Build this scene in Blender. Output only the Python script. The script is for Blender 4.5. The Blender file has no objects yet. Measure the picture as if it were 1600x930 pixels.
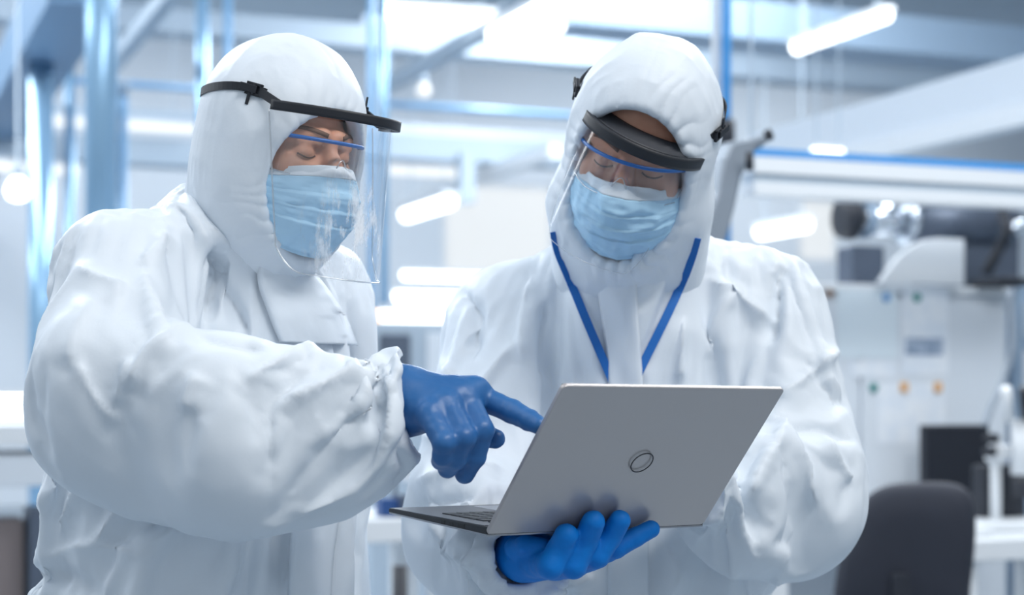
import bpy, bmesh, math, random, time
import numpy as np
from mathutils import Vector, Matrix, Euler, noise as mnoise
from mathutils.bvhtree import BVHTree

S = bpy.context.scene
COL = S.collection
PI = math.pi
T0 = time.time()
CAM_Z = 1.3
K = 1600 * 60 / 36
HY = 620.0


def P(px, py, Y):
    """world point seen at this place of the photograph, Y metres away"""
    return np.array([(px - 800) / K * Y, Y, CAM_Z + (HY - py) / K * Y])
# ---------------------------------------------------------------- camera, sky, lights, exposure
cam = bpy.data.cameras.new('camera')
cam_o = bpy.data.objects.new('camera', cam)
COL.objects.link(cam_o)
cam_o.location = (0, 0, CAM_Z)
cam_o.rotation_euler = (PI / 2, 0, 0)
cam.lens = 60
cam.sensor_width = 36
cam.shift_y = (HY - 465) / 1600
cam.clip_end = 200
cam.dof.use_dof = True
cam.dof.focus_distance = 2.03
cam.dof.aperture_fstop = 3.4
S.camera = cam_o
vs = S.view_settings
vs.view_transform = 'Standard'
vs.look = 'None'
vs.gamma = 1
vs.use_curve_mapping = False
vs.exposure = 0.42
S.cycles.transparent_max_bounces = 40

world = bpy.data.worlds.new('daylight')
S.world = world
world.use_nodes = True
bg = world.node_tree.nodes['Background']
bg.inputs[0].default_value = (.80, .90, 1, 1)
bg.inputs[1].default_value = .38


def area(name, loc, target, sx, sy, power, col=(1, 1, 1)):
    l = bpy.data.lights.new(name, 'AREA')
    l.shape = 'RECTANGLE'
    l.size, l.size_y = sx, sy
    l.energy = power
    l.color = col
    o = bpy.data.objects.new(name, l)
    COL.objects.link(o)
    o.location = loc
    o.rotation_euler = (Vector(target) - Vector(loc)).to_track_quat('-Z', 'Y').to_euler()
    return o


# rows of fluorescent light over the aisle, then unseen lights added for brightness
area('ceiling_row_light', (1.6, .4, 4.4), (.3, 2.2, 1.3), 2.4, .6, 78, (1, .99, .97))
area('ceiling_row_light', (-2.2, 1.4, 4.4), (-.2, 2.4, 1.3), .7, 4.0, 30, (.93, .97, 1))
area('bench_fill_light', (2.3, 4.2, 4.4), (2.2, 5.8, 1.2), 2.4, .6, 70, (.95, .98, 1))  # no lamp known here; added to brighten the cabinet corner
for v_, w_ in ((-7, 500), (-1, 480), (6, 720)):  # unseen wide strips, added above the hall to lift the background
    p_ = Matrix.Rotation(math.radians(21.5), 3, 'Z') @ Vector((v_, 10.5, 5.5))
    o_ = area('hall_fill_light', p_, p_ - Vector((0, 0, 1)), 1.4, 10, w_, (.93, .97, 1))
    o_.rotation_euler = (0, 0, math.radians(21.5))
for v_, w_ in ((-6, 60), (3, 60), (11, 105)):  # unseen tilted wash, added to brighten the far wall
    p_ = Matrix.Rotation(math.radians(21.5), 3, 'Z') @ Vector((v_, 18.2, 5.5))
    o_ = area('wall_wash_light', p_, p_ - Vector((0, 0, 1)), 6, .5, w_, (.93, .97, 1))
    o_.rotation_euler = (math.radians(24), 0, math.radians(21.5))
# ---------------------------------------------------------------- implicit surfaces
def nrm(v):
    v = np.asarray(v, float)
    return v / (np.linalg.norm(v) + 1e-12)


def smin(a, b, k):
    if k <= 0:
        return np.minimum(a, b)
    h = np.clip(0.5 + 0.5 * (b - a) / k, 0, 1)
    return b + (a - b) * h - k * h * (1 - h)


def smax(a, b, k):
    return -smin(-a, -b, k)


class Field:
    """a list of rounded cones and ellipsoids, blended in order"""

    def __init__(self):
        self.ops = []
        self.lo = np.full(3, 1e9)
        self.hi = np.full(3, -1e9)

    def _grow(self, c, r):
        c = np.asarray(c, float)
        self.lo = np.minimum(self.lo, c - r)
        self.hi = np.maximum(self.hi, c + r)

    def cone(self, a, b, ra, rb, k=0.03, ax=None, s=1.0, sub=False):
        """ax, s: flattened (s<1) or widened (s>1) along the direction ax"""
        a = np.asarray(a, float)
        b = np.asarray(b, float)
        self.ops.append(('c', a, b, ra, rb, k, None if ax is None else nrm(ax), s, sub))
        if not sub:
            m = max(1.0, s)
            self._grow(a, ra * m)
            self._grow(b, rb * m)
        return self

    def chain(self, pts, rs, k=0.03, **kw):
        for i in range(len(pts) - 1):
            self.cone(pts[i], pts[i + 1], rs[i], rs[i + 1], k, **kw)
        return self

    def ell(self, c, r, R=None, k=0.03, sub=False):
        c = np.asarray(c, float)
        self.ops.append(('e', c, np.asarray(r, float), None if R is None else np.asarray(R, float), k, sub))
        if not sub:
            self._grow(c, max(r))
        return self

    def plane(self, p, n, k=0.01):
        """keeps the side n points away from"""
        self.ops.append(('p', np.asarray(p, float), nrm(n), k))
        return self

    def sphcut(self, p, n, c, r, k=0.01):
        """the plane cut, felt only inside a ball"""
        self.ops.append(('q', np.asarray(p, float), nrm(n), np.asarray(c, float), r, k))
        return self

    def __call__(self, p):
        d = np.full(len(p), 1e3, p.dtype)
        for o in self.ops:
            if o[0] == 'c':
                _, a, b, ra, rb, k, ax, s, sub = o
                ba = b - a
                q = p - a
                if ax is not None:
                    t0 = q @ ax
                    q = q + np.outer(t0 * (1 / s - 1), ax)
                    ba = ba + ax * ((ba @ ax) * (1 / s - 1))
                t = np.clip(q @ ba / (ba @ ba + 1e-12), 0, 1)
                e = np.linalg.norm(q - np.outer(t, ba), axis=1) - (ra + (rb - ra) * t)
                if s < 1:
                    e = e * s
                d = smax(d, -e, k) if sub else smin(d, e, k)
            elif o[0] == 'e':
                _, c, r, R, k, sub = o
                q = p - c
                if R is not None:
                    q = q @ R
                k0 = np.linalg.norm(q / r, axis=1)
                k1 = np.linalg.norm(q / (r * r), axis=1)
                e = k0 * (k0 - 1) / (k1 + 1e-9)
                d = smax(d, -e, k) if sub else smin(d, e, k)
            elif o[0] == 'g':
                d = smin(d, o[1](p), o[2])
            elif o[0] == 'p':
                _, c, n, k = o
                d = smax(d, (p - c) @ n, k)
            elif o[0] == 'q':
                _, pp, n, c, r, k = o
                e = np.maximum((p - pp) @ n * -1, np.linalg.norm(p - c, axis=1) - r)
                # remove the half ball beyond the plane
                e = np.maximum(-(p - pp) @ n, np.linalg.norm(p - c, axis=1) - r)
                d = smax(d, -e, k)
        return d

    def grad(self, p, e=1e-3):
        g = np.zeros_like(p)
        for i in range(3):
            dp = np.zeros(3)
            dp[i] = e
            g[:, i] = self(p + dp) - self(p - dp)
        return g / (np.linalg.norm(g, axis=1, keepdims=True) + 1e-12)


def nets(f, h, lo=None, hi=None, off=0.0, newton=2):
    """surface nets: (verts, quads) of f = off"""
    lo = np.asarray(f.lo if lo is None else lo, float) - 3 * h
    hi = np.asarray(f.hi if hi is None else hi, float) + 3 * h
    n = np.ceil((hi - lo) / h).astype(int) + 1
    xs = [lo[i] + h * np.arange(n[i]) for i in range(3)]
    D = np.empty(n, np.float32)
    for i in range(n[0]):
        Y, Z = np.meshgrid(xs[1], xs[2], indexing='ij')
        p = np.stack([np.full(Y.size, xs[0][i]), Y.ravel(), Z.ravel()], 1).astype(np.float32)
        D[i] = f(p).reshape(n[1], n[2]) - off
    ins = D < 0
    c = [(a, b, g) for a in (0, 1) for b in (0, 1) for g in (0, 1)]
    sl = lambda A, o: A[o[0]:n[0] - 1 + o[0], o[1]:n[1] - 1 + o[1], o[2]:n[2] - 1 + o[2]]
    cnt = sum(sl(ins, o).astype(np.int8) for o in c)
    act = (cnt > 0) & (cnt < 8)
    idx = np.full(act.shape, -1, np.int64)
    ijk = np.argwhere(act)
    idx[act] = np.arange(len(ijk))
    acc = np.zeros((len(ijk), 3))
    w = np.zeros(len(ijk))
    val = {o: D[ijk[:, 0] + o[0], ijk[:, 1] + o[1], ijk[:, 2] + o[2]] for o in c}
    for o in c:
        for ax in range(3):
            if o[ax]:
                continue
            o2 = list(o)
            o2[ax] = 1
            a, b = val[o], val[tuple(o2)]
            m = (a < 0) != (b < 0)
            t = np.where(m, a / np.where(m, a - b, 1), 0)
            pt = np.tile(np.array(o, float), (len(ijk), 1))
            pt[:, ax] += t
            acc[m] += pt[m]
            w[m] += 1
    V = lo + h * (ijk + acc / w[:, None])
    Q = []
    for ax in range(3):
        u, v = (ax + 1) % 3, (ax + 2) % 3
        A = np.take(ins, range(0, n[ax] - 1), axis=ax)
        B = np.take(ins, range(1, n[ax]), axis=ax)
        e = np.argwhere(A != B)
        ok = (e[:, u] > 0) & (e[:, v] > 0) & (e[:, u] < n[u] - 1) & (e[:, v] < n[v] - 1)
        e = e[ok]
        flip = A[e[:, 0], e[:, 1], e[:, 2]]
        def at(du, dv):
            q = e.copy()
            q[:, u] -= du
            q[:, v] -= dv
            return idx[q[:, 0], q[:, 1], q[:, 2]]
        q = np.stack([at(1, 1), at(0, 1), at(0, 0), at(1, 0)], 1)
        q[~flip] = q[~flip][:, ::-1]
        Q.append(q)
    Q = np.concatenate(Q)
    for _ in range(newton):
        g = f.grad(V)
        V = V - g * np.clip(f(V) - off, -h, h)[:, None] * 0.9
    V = relax(V, Q, 2, 0.4)
    g = f.grad(V)
    V = V - g * np.clip(f(V) - off, -h, h)[:, None]
    return V, Q


def edges_of(Q):
    k = Q.shape[1]
    E = np.concatenate([Q[:, [i, (i + 1) % k]] for i in range(k)])
    E = np.sort(E, 1)
    return np.unique(E, axis=0)


def relax(V, Q, it=1, f=0.5, w=None):
    E = edges_of(Q)
    deg = np.bincount(E.ravel(), minlength=len(V))[:, None] + 1e-9
    for _ in range(it):
        A = np.zeros_like(V)
        for i in range(3):
            A[:, i] = np.bincount(E[:, 0], V[E[:, 1], i], len(V)) + np.bincount(E[:, 1], V[E[:, 0], i], len(V))
        ff = f if w is None else f * w[:, None]
        V = V + (A / deg - V) * ff
    return V


def vnormals(V, Q):
    n = np.cross(V[Q[:, 2]] - V[Q[:, 0]], V[Q[:, 3]] - V[Q[:, 1]])
    N = np.zeros_like(V)
    for i in range(3):
        for j in range(4):
            N[:, i] += np.bincount(Q[:, j], n[:, i], len(V))
    return N / (np.linalg.norm(N, axis=1, keepdims=True) + 1e-12)


def vnoise(p, seed=0):
    """smooth lattice noise in [-1, 1]"""
    p = np.asarray(p, float)
    i = np.floor(p).astype(np.int64)
    f = p - i
    f = f * f * f * (f * (f * 6 - 15) + 10)
    r = 0
    for a in (0, 1):
        for b in (0, 1):
            for c in (0, 1):
                h = (i[:, 0] + a) * 374761393 + (i[:, 1] + b) * 668265263 + (i[:, 2] + c) * 2147483647 + seed * 1274126177
                h = (h ^ (h >> 13)) * 1274126177
                h = (h ^ (h >> 16)) & 0xffff
                w = (f[:, 0] if a else 1 - f[:, 0]) * (f[:, 1] if b else 1 - f[:, 1]) * (f[:, 2] if c else 1 - f[:, 2])
                r = r + w * (h / 32767.5 - 1)
    return r


def ridged(p, seed=0, octv=3, gain=0.5):
    r, a = 0, 1.0
    for o in range(octv):
        r = r + a * (1 - 2.2 * np.abs(vnoise(p * 2 ** o + 17.3 * o, seed + o)))
        a *= gain
    return r


def subdivide(V, Q):
    """each quad into four, points on the flat; one smoothing pass follows where wanted"""
    E = edges_of(Q)
    key = E[:, 0] * np.int64(len(V)) + E[:, 1]
    order = np.argsort(key)
    key = key[order]
    mid = (V[E[:, 0]] + V[E[:, 1]])[order] / 2
    cen = V[Q].mean(1)
    n0, n1 = len(V), len(V) + len(E)
    def eid(a, b):
        k = np.minimum(a, b) * np.int64(len(V)) + np.maximum(a, b)
        return n0 + np.searchsorted(key, k)
    m = [eid(Q[:, i], Q[:, (i + 1) % 4]) for i in range(4)]
    c = n1 + np.arange(len(Q))
    NQ = np.concatenate([np.stack([Q[:, i], m[i], c, m[i - 1]], 1) for i in range(4)])
    NV = np.concatenate([V, mid, cen])
    return relax(NV, NQ, 1, 0.5), NQ


def crumple(V, Q, pin, body, frames=26, grow=0.06, stiff=12, bend=0.6, grav=0.4, mass=0.25, pinstiff=0.5, quality=6):
    """lets a too large suit of this shape settle on the body: real folds"""
    me = bpy.data.meshes.new('settle')
    me.from_pydata(V.tolist(), [], Q.tolist())
    o = bpy.data.objects.new('settle', me)
    COL.objects.link(o)
    vg = o.vertex_groups.new(name='pin')
    lv = np.round(pin * 20).astype(int)
    for l in range(1, 21):
        ii = np.nonzero(lv == l)[0]
        if len(ii):
            vg.add(ii.tolist(), l / 20, 'REPLACE')
    bm_ = bpy.data.meshes.new('inside')
    bm_.from_pydata(body[0].tolist(), [], body[1].tolist())
    b = bpy.data.objects.new('inside', bm_)
    COL.objects.link(b)
    b.modifiers.new('c', 'COLLISION')
    b.collision.thickness_outer = 0.004
    md = o.modifiers.new('cloth', 'CLOTH')
    c = md.settings
    c.quality = quality
    c.mass = mass
    c.air_damping = 2
    c.tension_stiffness = stiff
    c.compression_stiffness = stiff
    c.shear_stiffness = stiff * 0.6
    c.bending_stiffness = bend
    c.tension_damping = 8
    c.compression_damping = 8
    c.shear_damping = 8
    c.bending_damping = 0.5
    c.shrink_min = -grow
    c.shrink_max = -grow
    c.vertex_group_mass = 'pin'
    c.pin_stiffness = pinstiff
    c.effector_weights.gravity = grav
    md.collision_settings.use_self_collision = False
    md.collision_settings.distance_min = 0.004
    md.collision_settings.collision_quality = 2
    md.point_cache.frame_start = 1
    md.point_cache.frame_end = frames + 2
    S.frame_start, S.frame_end = 1, frames + 2
    for fr in range(1, frames + 1):
        S.frame_set(fr)
    dg = bpy.context.evaluated_depsgraph_get()
    ev = o.evaluated_get(dg)
    em = ev.to_mesh()
    A = np.empty(len(em.vertices) * 3, np.float32)
    em.vertices.foreach_get('co', A)
    A = A.reshape(-1, 3).astype(float)
    ev.to_mesh_clear()
    for x in (o, b):
        bpy.data.objects.remove(x)
    for x in (me, bm_):
        bpy.data.meshes.remove(x)
    S.frame_set(1)
    return A


def crumple_part(V, Q, mask, pin, body, **kw):
    """settles only the marked vertices, the rest stays"""
    fm = mask[Q].all(1)
    q = Q[fm]
    ids = np.unique(q)
    mp = np.full(len(V), -1)
    mp[ids] = np.arange(len(ids))
    rest = np.unique(Q[~fm])
    pw = pin[ids].copy()
    pw[np.isin(ids, rest)] = 1
    A = crumple(V[ids], mp[q], pw, body, **kw)
    R = V.copy()
    R[ids] = A
    return R
# ---------------------------------------------------------------- building helpers
class Frame:
    """place, turn and size of a head; while one is entered, meshes are built in its own space"""
    now = None

    def __init__(self, c, yaw, pitch, roll, s=1.0):
        r = math.radians
        self.c, self.s = np.asarray(c, float), s
        self.R = np.array(Matrix.Rotation(r(roll), 3, 'Y') @ Matrix.Rotation(r(yaw), 3, 'Z') @ Matrix.Rotation(r(pitch), 3, 'X'))

    def out(self, V):
        return self.c + (np.asarray(V, float) * self.s) @ self.R.T

    def inn(self, p):
        return ((np.asarray(p, float) - self.c) @ self.R) / self.s

    def __enter__(self):
        Frame.now = self
        return self

    def __exit__(self, *a):
        Frame.now = None


def mesh_obj(name, V, F, mat, parent=None, smooth=True):
    """links one mesh object; V in world space, moved into the parent's space"""
    V = np.asarray(V, float)
    if Frame.now:
        V = Frame.now.out(V)
    if parent is not None:
        V = V - np.array(world_loc(parent))
    me = bpy.data.meshes.new(name)
    me.from_pydata(V.tolist(), [], F if isinstance(F, list) else F.tolist())
    me.update()
    if smooth:
        me.shade_smooth()
    o = bpy.data.objects.new(name, me)
    COL.objects.link(o)
    if mat is not None:
        me.materials.append(mat)
    if parent is not None:
        o.parent = parent
    return o


def world_loc(o):
    l = Vector(o.location)
    while o.parent:
        o = o.parent
        l = l + Vector(o.location)
    return l


def thing(name, label, cat, loc, group=None):
    o = bpy.data.objects.new(name, None)
    o.empty_display_size = .1
    COL.objects.link(o)
    o.location = loc
    tag(o, label, cat, group)
    return o


def tag(o, label, cat, group=None, kind=None):
    o['label'] = label
    o['category'] = cat
    if group:
        o['group'] = group
    if kind:
        o['kind'] = kind
    return o


def solid(o, t, offset=-1):
    m = o.modifiers.new('thick', 'SOLIDIFY')
    m.thickness = t
    m.offset = offset
    return o


def bev(o, w, n=2):
    m = o.modifiers.new('edge', 'BEVEL')
    m.width = w
    m.segments = n
    m.limit_method = 'ANGLE'
    m.angle_limit = .6
    return o


def grid_faces(nu, nv):
    F = []
    for i in range(nu - 1):
        for j in range(nv - 1):
            F.append((i * nv + j, (i + 1) * nv + j, (i + 1) * nv + j + 1, i * nv + j + 1))
    return F


def tube_mesh(pts, r, n=10, flat=None, cap=True):
    """round or flattened tube along a polyline; flat=(normal direction, height factor)"""
    pts = np.asarray(pts, float)
    r = np.broadcast_to(np.asarray(r, float), (len(pts),))
    V, F = [], []
    up = np.array([0, 0, 1.0])
    prev = None
    for i, p in enumerate(pts):
        t = nrm(pts[min(i + 1, len(pts) - 1)] - pts[max(i - 1, 0)])
        if prev is None:
            a = np.cross(t, up)
            if np.linalg.norm(a) < .1:
                a = np.cross(t, [1, 0, 0])
        else:
            a = prev - t * (prev @ t)
        a = nrm(a)
        prev = a
        b = np.cross(t, a)
        for k in range(n):
            an = 2 * PI * k / n
            V.append(p + r[i] * (math.cos(an) * a + math.sin(an) * b))
    for i in range(len(pts) - 1):
        for k in range(n):
            k2 = (k + 1) % n
            F.append((i * n + k, i * n + k2, (i + 1) * n + k2, (i + 1) * n + k))
    if cap:
        F.append(tuple(range(n))[::-1])
        F.append(tuple((len(pts) - 1) * n + k for k in range(n)))
    return np.array(V), F


def spline(pts, n=8):
    """Catmull-Rom through the points"""
    p = np.asarray(pts, float)
    p = np.concatenate([[2 * p[0] - p[1]], p, [2 * p[-1] - p[-2]]])
    out = []
    for i in range(1, len(p) - 2):
        for k in range(n):
            t = k / n
            a, b, c, d = p[i - 1:i + 3]
            out.append(.5 * (2 * b + (c - a) * t + (2 * a - 5 * b + 4 * c - d) * t * t + (3 * b - a - 3 * c + d) * t ** 3))
    out.append(p[-2])
    return np.array(out)


def ribbon_mesh(pts, nrms, w, t):
    """flat band with thickness: pts along it, nrms its face normals"""
    V, F = [], []
    m = len(pts)
    for i in range(m):
        tg = nrm(pts[min(i + 1, m - 1)] - pts[max(i - 1, 0)])
        n = nrm(nrms[i] - tg * (nrms[i] @ tg))
        s = np.cross(tg, n)
        for a, b in ((-.5, 0), (.5, 0), (.5, 1), (-.5, 1)):
            V.append(pts[i] + s * w * a + n * t * b)
    for i in range(m - 1):
        for k in range(4):
            k2 = (k + 1) % 4
            F.append((i * 4 + k, i * 4 + k2, i * 4 + 4 + k2, i * 4 + 4 + k))
    F.append((3, 2, 1, 0))
    F.append(tuple((m - 1) * 4 + k for k in range(4)))
    return np.array(V), F


class Boxes:
    """collects boxes, cylinders and polygons into one mesh"""

    def __init__(self):
        self.V, self.F = [], []

    def add(self, V, F):
        n = len(self.V)
        self.V += [tuple(v) for v in V]
        self.F += [tuple(i + n for i in f) for f in F]
        return self

    def box(self, lo, hi, M=None):
        (x0, y0, z0), (x1, y1, z1) = lo, hi
        V = [(x, y, z) for x in (x0, x1) for y in (y0, y1) for z in (z0, z1)]
        F = [(0, 1, 3, 2), (4, 6, 7, 5), (0, 4, 5, 1), (2, 3, 7, 6), (0, 2, 6, 4), (1, 5, 7, 3)]
        if M is not None:
            V = [tuple(M @ Vector(v)) for v in V]
        return self.add(V, F)

    def tube(self, a, b, r, n=16, r2=None):
        V, F = tube_mesh([a, b], [r, r if r2 is None else r2], n)
        return self.add(V, F)

    def prism(self, poly, y0, y1, M=None):
        """outline in x, z drawn out from y0 to y1"""
        n = len(poly)
        V = [(x, y0, z) for x, z in poly] + [(x, y1, z) for x, z in poly]
        F = [tuple(range(n))[::-1], tuple(range(n, 2 * n))]
        F = [tuple(range(n)), tuple(range(2 * n - 1, n - 1, -1))] + [(i, i + n, (i + 1) % n + n, (i + 1) % n) for i in range(n)]
        if M is not None:
            V = [tuple(M @ Vector(v)) for v in V]
        return self.add(V, F)

    def lathe(self, prof, c, ax, n=24):
        """profile of (r, h) around the axis ax through c"""
        ax = nrm(ax)
        a = nrm(np.cross(ax, [0, 0, 1] if abs(ax[2]) < .9 else [1, 0, 0]))
        b = np.cross(ax, a)
        V = [np.asarray(c) + ax * h + r * (math.cos(2 * PI * k / n) * a + math.sin(2 * PI * k / n) * b) for r, h in prof for k in range(n)]
        F = [(i * n + k, i * n + (k + 1) % n, (i + 1) * n + (k + 1) % n, (i + 1) * n + k) for i in range(len(prof) - 1) for k in range(n)]
        F += [tuple(range(n))[::-1], tuple((len(prof) - 1) * n + k for k in range(n))]
        return self.add(V, F)

    def build(self, name, mat, parent=None, smooth=False, fix=True):
        V = np.array(self.V, float)
        if Frame.now:
            V = Frame.now.out(V)
        if parent is not None:
            V = V - np.array(world_loc(parent))
        me = bpy.data.meshes.new(name)
        me.from_pydata(V.tolist(), [], self.F)
        if fix:
            bm = bmesh.new()
            bm.from_mesh(me)
            bmesh.ops.recalc_face_normals(bm, faces=bm.faces)
            bm.to_mesh(me)
            bm.free()
        if smooth:
            me.shade_smooth()
        o = bpy.data.objects.new(name, me)
        COL.objects.link(o)
        me.materials.append(mat)
        if parent is not None:
            o.parent = parent
        return o


# ---------------------------------------------------------------- materials
def srgb(r, g, b):
    return tuple((c / 255 / 12.92) if c <= 10 else ((c / 255 + .055) / 1.055) ** 2.4 for c in (r, g, b)) + (1,)


def material(name, col, rough=.5, metal=0.0, bump=None, spec=.5, vary=None, sheen=0, emit=None, sss=0, coat=0):
    """principled material; bump=(scale, strength[, distance]), vary=(scale, second colour, low, high)"""
    m = bpy.data.materials.new(name)
    m.use_nodes = True
    nt = m.node_tree
    b = nt.nodes['Principled BSDF']
    b.inputs['Base Color'].default_value = col
    b.inputs['Roughness'].default_value = rough
    b.inputs['Metallic'].default_value = metal
    b.inputs['Specular IOR Level'].default_value = spec
    b.inputs['Coat Weight'].default_value = coat
    if sss:
        b.inputs['Subsurface Weight'].default_value = sss
        b.inputs['Subsurface Radius'].default_value = (.01, .004, .002)
    tc = nt.nodes.new('ShaderNodeTexCoord')
    if vary:
        n = nt.nodes.new('ShaderNodeTexNoise')
        n.inputs['Scale'].default_value = vary[0]
        n.inputs['Detail'].default_value = 5
        r = nt.nodes.new('ShaderNodeValToRGB')
        r.color_ramp.elements[0].position = vary[2]
        r.color_ramp.elements[1].position = vary[3]
        r.color_ramp.elements[0].color = col
        r.color_ramp.elements[1].color = vary[1]
        nt.links.new(tc.outputs['Object'], n.inputs['Vector'])
        nt.links.new(n.outputs['Fac'], r.inputs['Fac'])
        nt.links.new(r.outputs['Color'], b.inputs['Base Color'])
    if bump:
        n = nt.nodes.new('ShaderNodeTexNoise')
        n.inputs['Scale'].default_value = bump[0]
        n.inputs['Detail'].default_value = 4
        u = nt.nodes.new('ShaderNodeBump')
        u.inputs['Strength'].default_value = bump[1]
        u.inputs['Distance'].default_value = bump[2] if len(bump) > 2 else .002
        nt.links.new(tc.outputs['Object'], n.inputs['Vector'])
        nt.links.new(n.outputs['Fac'], u.inputs['Height'])
        nt.links.new(u.outputs['Normal'], b.inputs['Normal'])
    if emit:
        b.inputs['Emission Color'].default_value = emit[0]
        b.inputs['Emission Strength'].default_value = emit[1]
    return m


def clear_material(name, tint=(1, 1, 1, 1), gloss=.12, rough=.05, glare=None, graze=.4):
    """thin clear plastic: lets light straight through, with a reflecting skin"""
    m = bpy.data.materials.new(name)
    m.use_nodes = True
    nt = m.node_tree
    nt.nodes.remove(nt.nodes['Principled BSDF'])
    out = nt.nodes['Material Output']
    t = nt.nodes.new('ShaderNodeBsdfTransparent')
    t.inputs['Color'].default_value = tint
    g = nt.nodes.new('ShaderNodeBsdfGlossy')
    g.inputs['Roughness'].default_value = rough
    lw = nt.nodes.new('ShaderNodeLayerWeight')
    lw.inputs['Blend'].default_value = .5
    pw = nt.nodes.new('ShaderNodeMath')
    pw.operation = 'POWER'
    pw.inputs[1].default_value = 3.5
    ml = nt.nodes.new('ShaderNodeMath')
    ml.operation = 'MULTIPLY_ADD'
    ml.inputs[1].default_value = graze
    ml.inputs[2].default_value = gloss
    nt.links.new(lw.outputs['Facing'], pw.inputs[0])
    nt.links.new(pw.outputs[0], ml.inputs[0])
    mx = nt.nodes.new('ShaderNodeMixShader')
    nt.links.new(ml.outputs[0], mx.inputs[0])
    nt.links.new(t.outputs[0], mx.inputs[1])
    nt.links.new(g.outputs[0], mx.inputs[2])
    last = mx
    if glare:
        # pale veil painted as bright speckled reflections, broken up like scuffed plastic
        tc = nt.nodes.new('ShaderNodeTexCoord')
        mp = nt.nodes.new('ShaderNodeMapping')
        mp.inputs['Scale'].default_value = glare[1]
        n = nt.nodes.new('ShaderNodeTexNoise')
        n.inputs['Scale'].default_value = glare[0]
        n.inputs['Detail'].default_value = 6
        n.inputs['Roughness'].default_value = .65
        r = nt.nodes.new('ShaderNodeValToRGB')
        r.color_ramp.elements[0].position = glare[2]
        r.color_ramp.elements[1].position = glare[3]
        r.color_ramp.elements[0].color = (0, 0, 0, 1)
        r.color_ramp.elements[1].color = (glare[4],) * 3 + (1,)
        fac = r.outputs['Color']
        if len(glare) > 5:   # the painted glare has a place on the sheet: centre and reach
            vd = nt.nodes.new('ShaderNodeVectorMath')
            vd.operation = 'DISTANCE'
            vd.inputs[1].default_value = glare[5]
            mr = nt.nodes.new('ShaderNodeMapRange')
            mr.inputs['From Min'].default_value = glare[6]
            mr.inputs['From Max'].default_value = glare[6] * .35
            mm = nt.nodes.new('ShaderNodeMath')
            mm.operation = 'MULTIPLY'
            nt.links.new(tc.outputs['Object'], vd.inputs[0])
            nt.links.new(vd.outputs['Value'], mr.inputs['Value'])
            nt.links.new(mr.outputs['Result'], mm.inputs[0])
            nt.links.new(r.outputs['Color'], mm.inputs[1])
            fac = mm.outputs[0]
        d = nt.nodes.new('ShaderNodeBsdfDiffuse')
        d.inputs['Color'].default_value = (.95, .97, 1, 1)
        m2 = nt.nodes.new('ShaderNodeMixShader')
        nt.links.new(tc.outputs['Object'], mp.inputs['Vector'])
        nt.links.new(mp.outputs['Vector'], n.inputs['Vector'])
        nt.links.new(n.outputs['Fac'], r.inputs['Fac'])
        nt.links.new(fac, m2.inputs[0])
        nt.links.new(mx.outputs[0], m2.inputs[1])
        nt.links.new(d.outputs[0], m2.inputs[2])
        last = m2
    nt.links.new(last.outputs[0], out.inputs['Surface'])
    return m


def glow(name, col, s):
    m = bpy.data.materials.new(name)
    m.use_nodes = True
    b = m.node_tree.nodes['Principled BSDF']
    b.inputs['Base Color'].default_value = (.25, .25, .25, 1)
    b.inputs['Emission Color'].default_value = col
    b.inputs['Emission Strength'].default_value = s
    return m


M_suit = material('white_suit_fabric', (.775, .83, .89, 1), .50, bump=(260, .12, .001), spec=.35)
M_skin = material('skin', srgb(216, 162, 136), .5, sss=.15, bump=(220, .15, .0006), vary=(30, srgb(202, 142, 116), .35, .7))
M_brow = material('brow_hair', srgb(112, 84, 70), .7)
M_eye = material('eye_white', srgb(225, 222, 220), .2)
M_iris = material('iris', srgb(60, 50, 45), .15)
M_mask = material('mask_blue', srgb(184, 222, 247), .75, bump=(700, .12, .0006), spec=.2)
M_maskw = material('mask_white', srgb(226, 234, 242), .75, bump=(500, .2, .0006), spec=.2)
M_black = material('black_band', srgb(34, 37, 44), .5, bump=(400, .1, .0006))
M_shelf = material('shield_shelf', srgb(52, 55, 62), .55)
M_visor = clear_material('visor_plastic', (.98, .988, .997, 1), .075, .05, (70, (1, 1, .28), .50, .66, .85, tuple(P(566, 365, 1.99) - np.array([-.42, 2.2, 0])), .085))  # speckled reflection painted into the lower part of the sheet
M_visor2 = clear_material('visor_plastic_clean', (.97, .982, .996, 1), .05, .12, graze=.04)
M_lens = clear_material('glasses_lens', (.965, .98, .99, 1), .10, .03)
M_edge = clear_material('plastic_edge', (.95, .97, .99, 1), .38, .3, graze=.2)
M_bluebar = material('glasses_blue', srgb(40, 104, 180), .35)
M_glove = material('blue_glove', srgb(44, 104, 164), .42, bump=(120, .35, .0012), vary=(18, srgb(36, 92, 152), .4, .75))
M_glove2 = material('bright_blue_glove', srgb(0, 124, 214), .55, bump=(320, .3, .001), spec=.3)
M_lany = material('lanyard_blue', srgb(20, 106, 188), .6, bump=(600, .25, .0008))
M_sole = material('boot_grey', srgb(190, 196, 204), .6)


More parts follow.
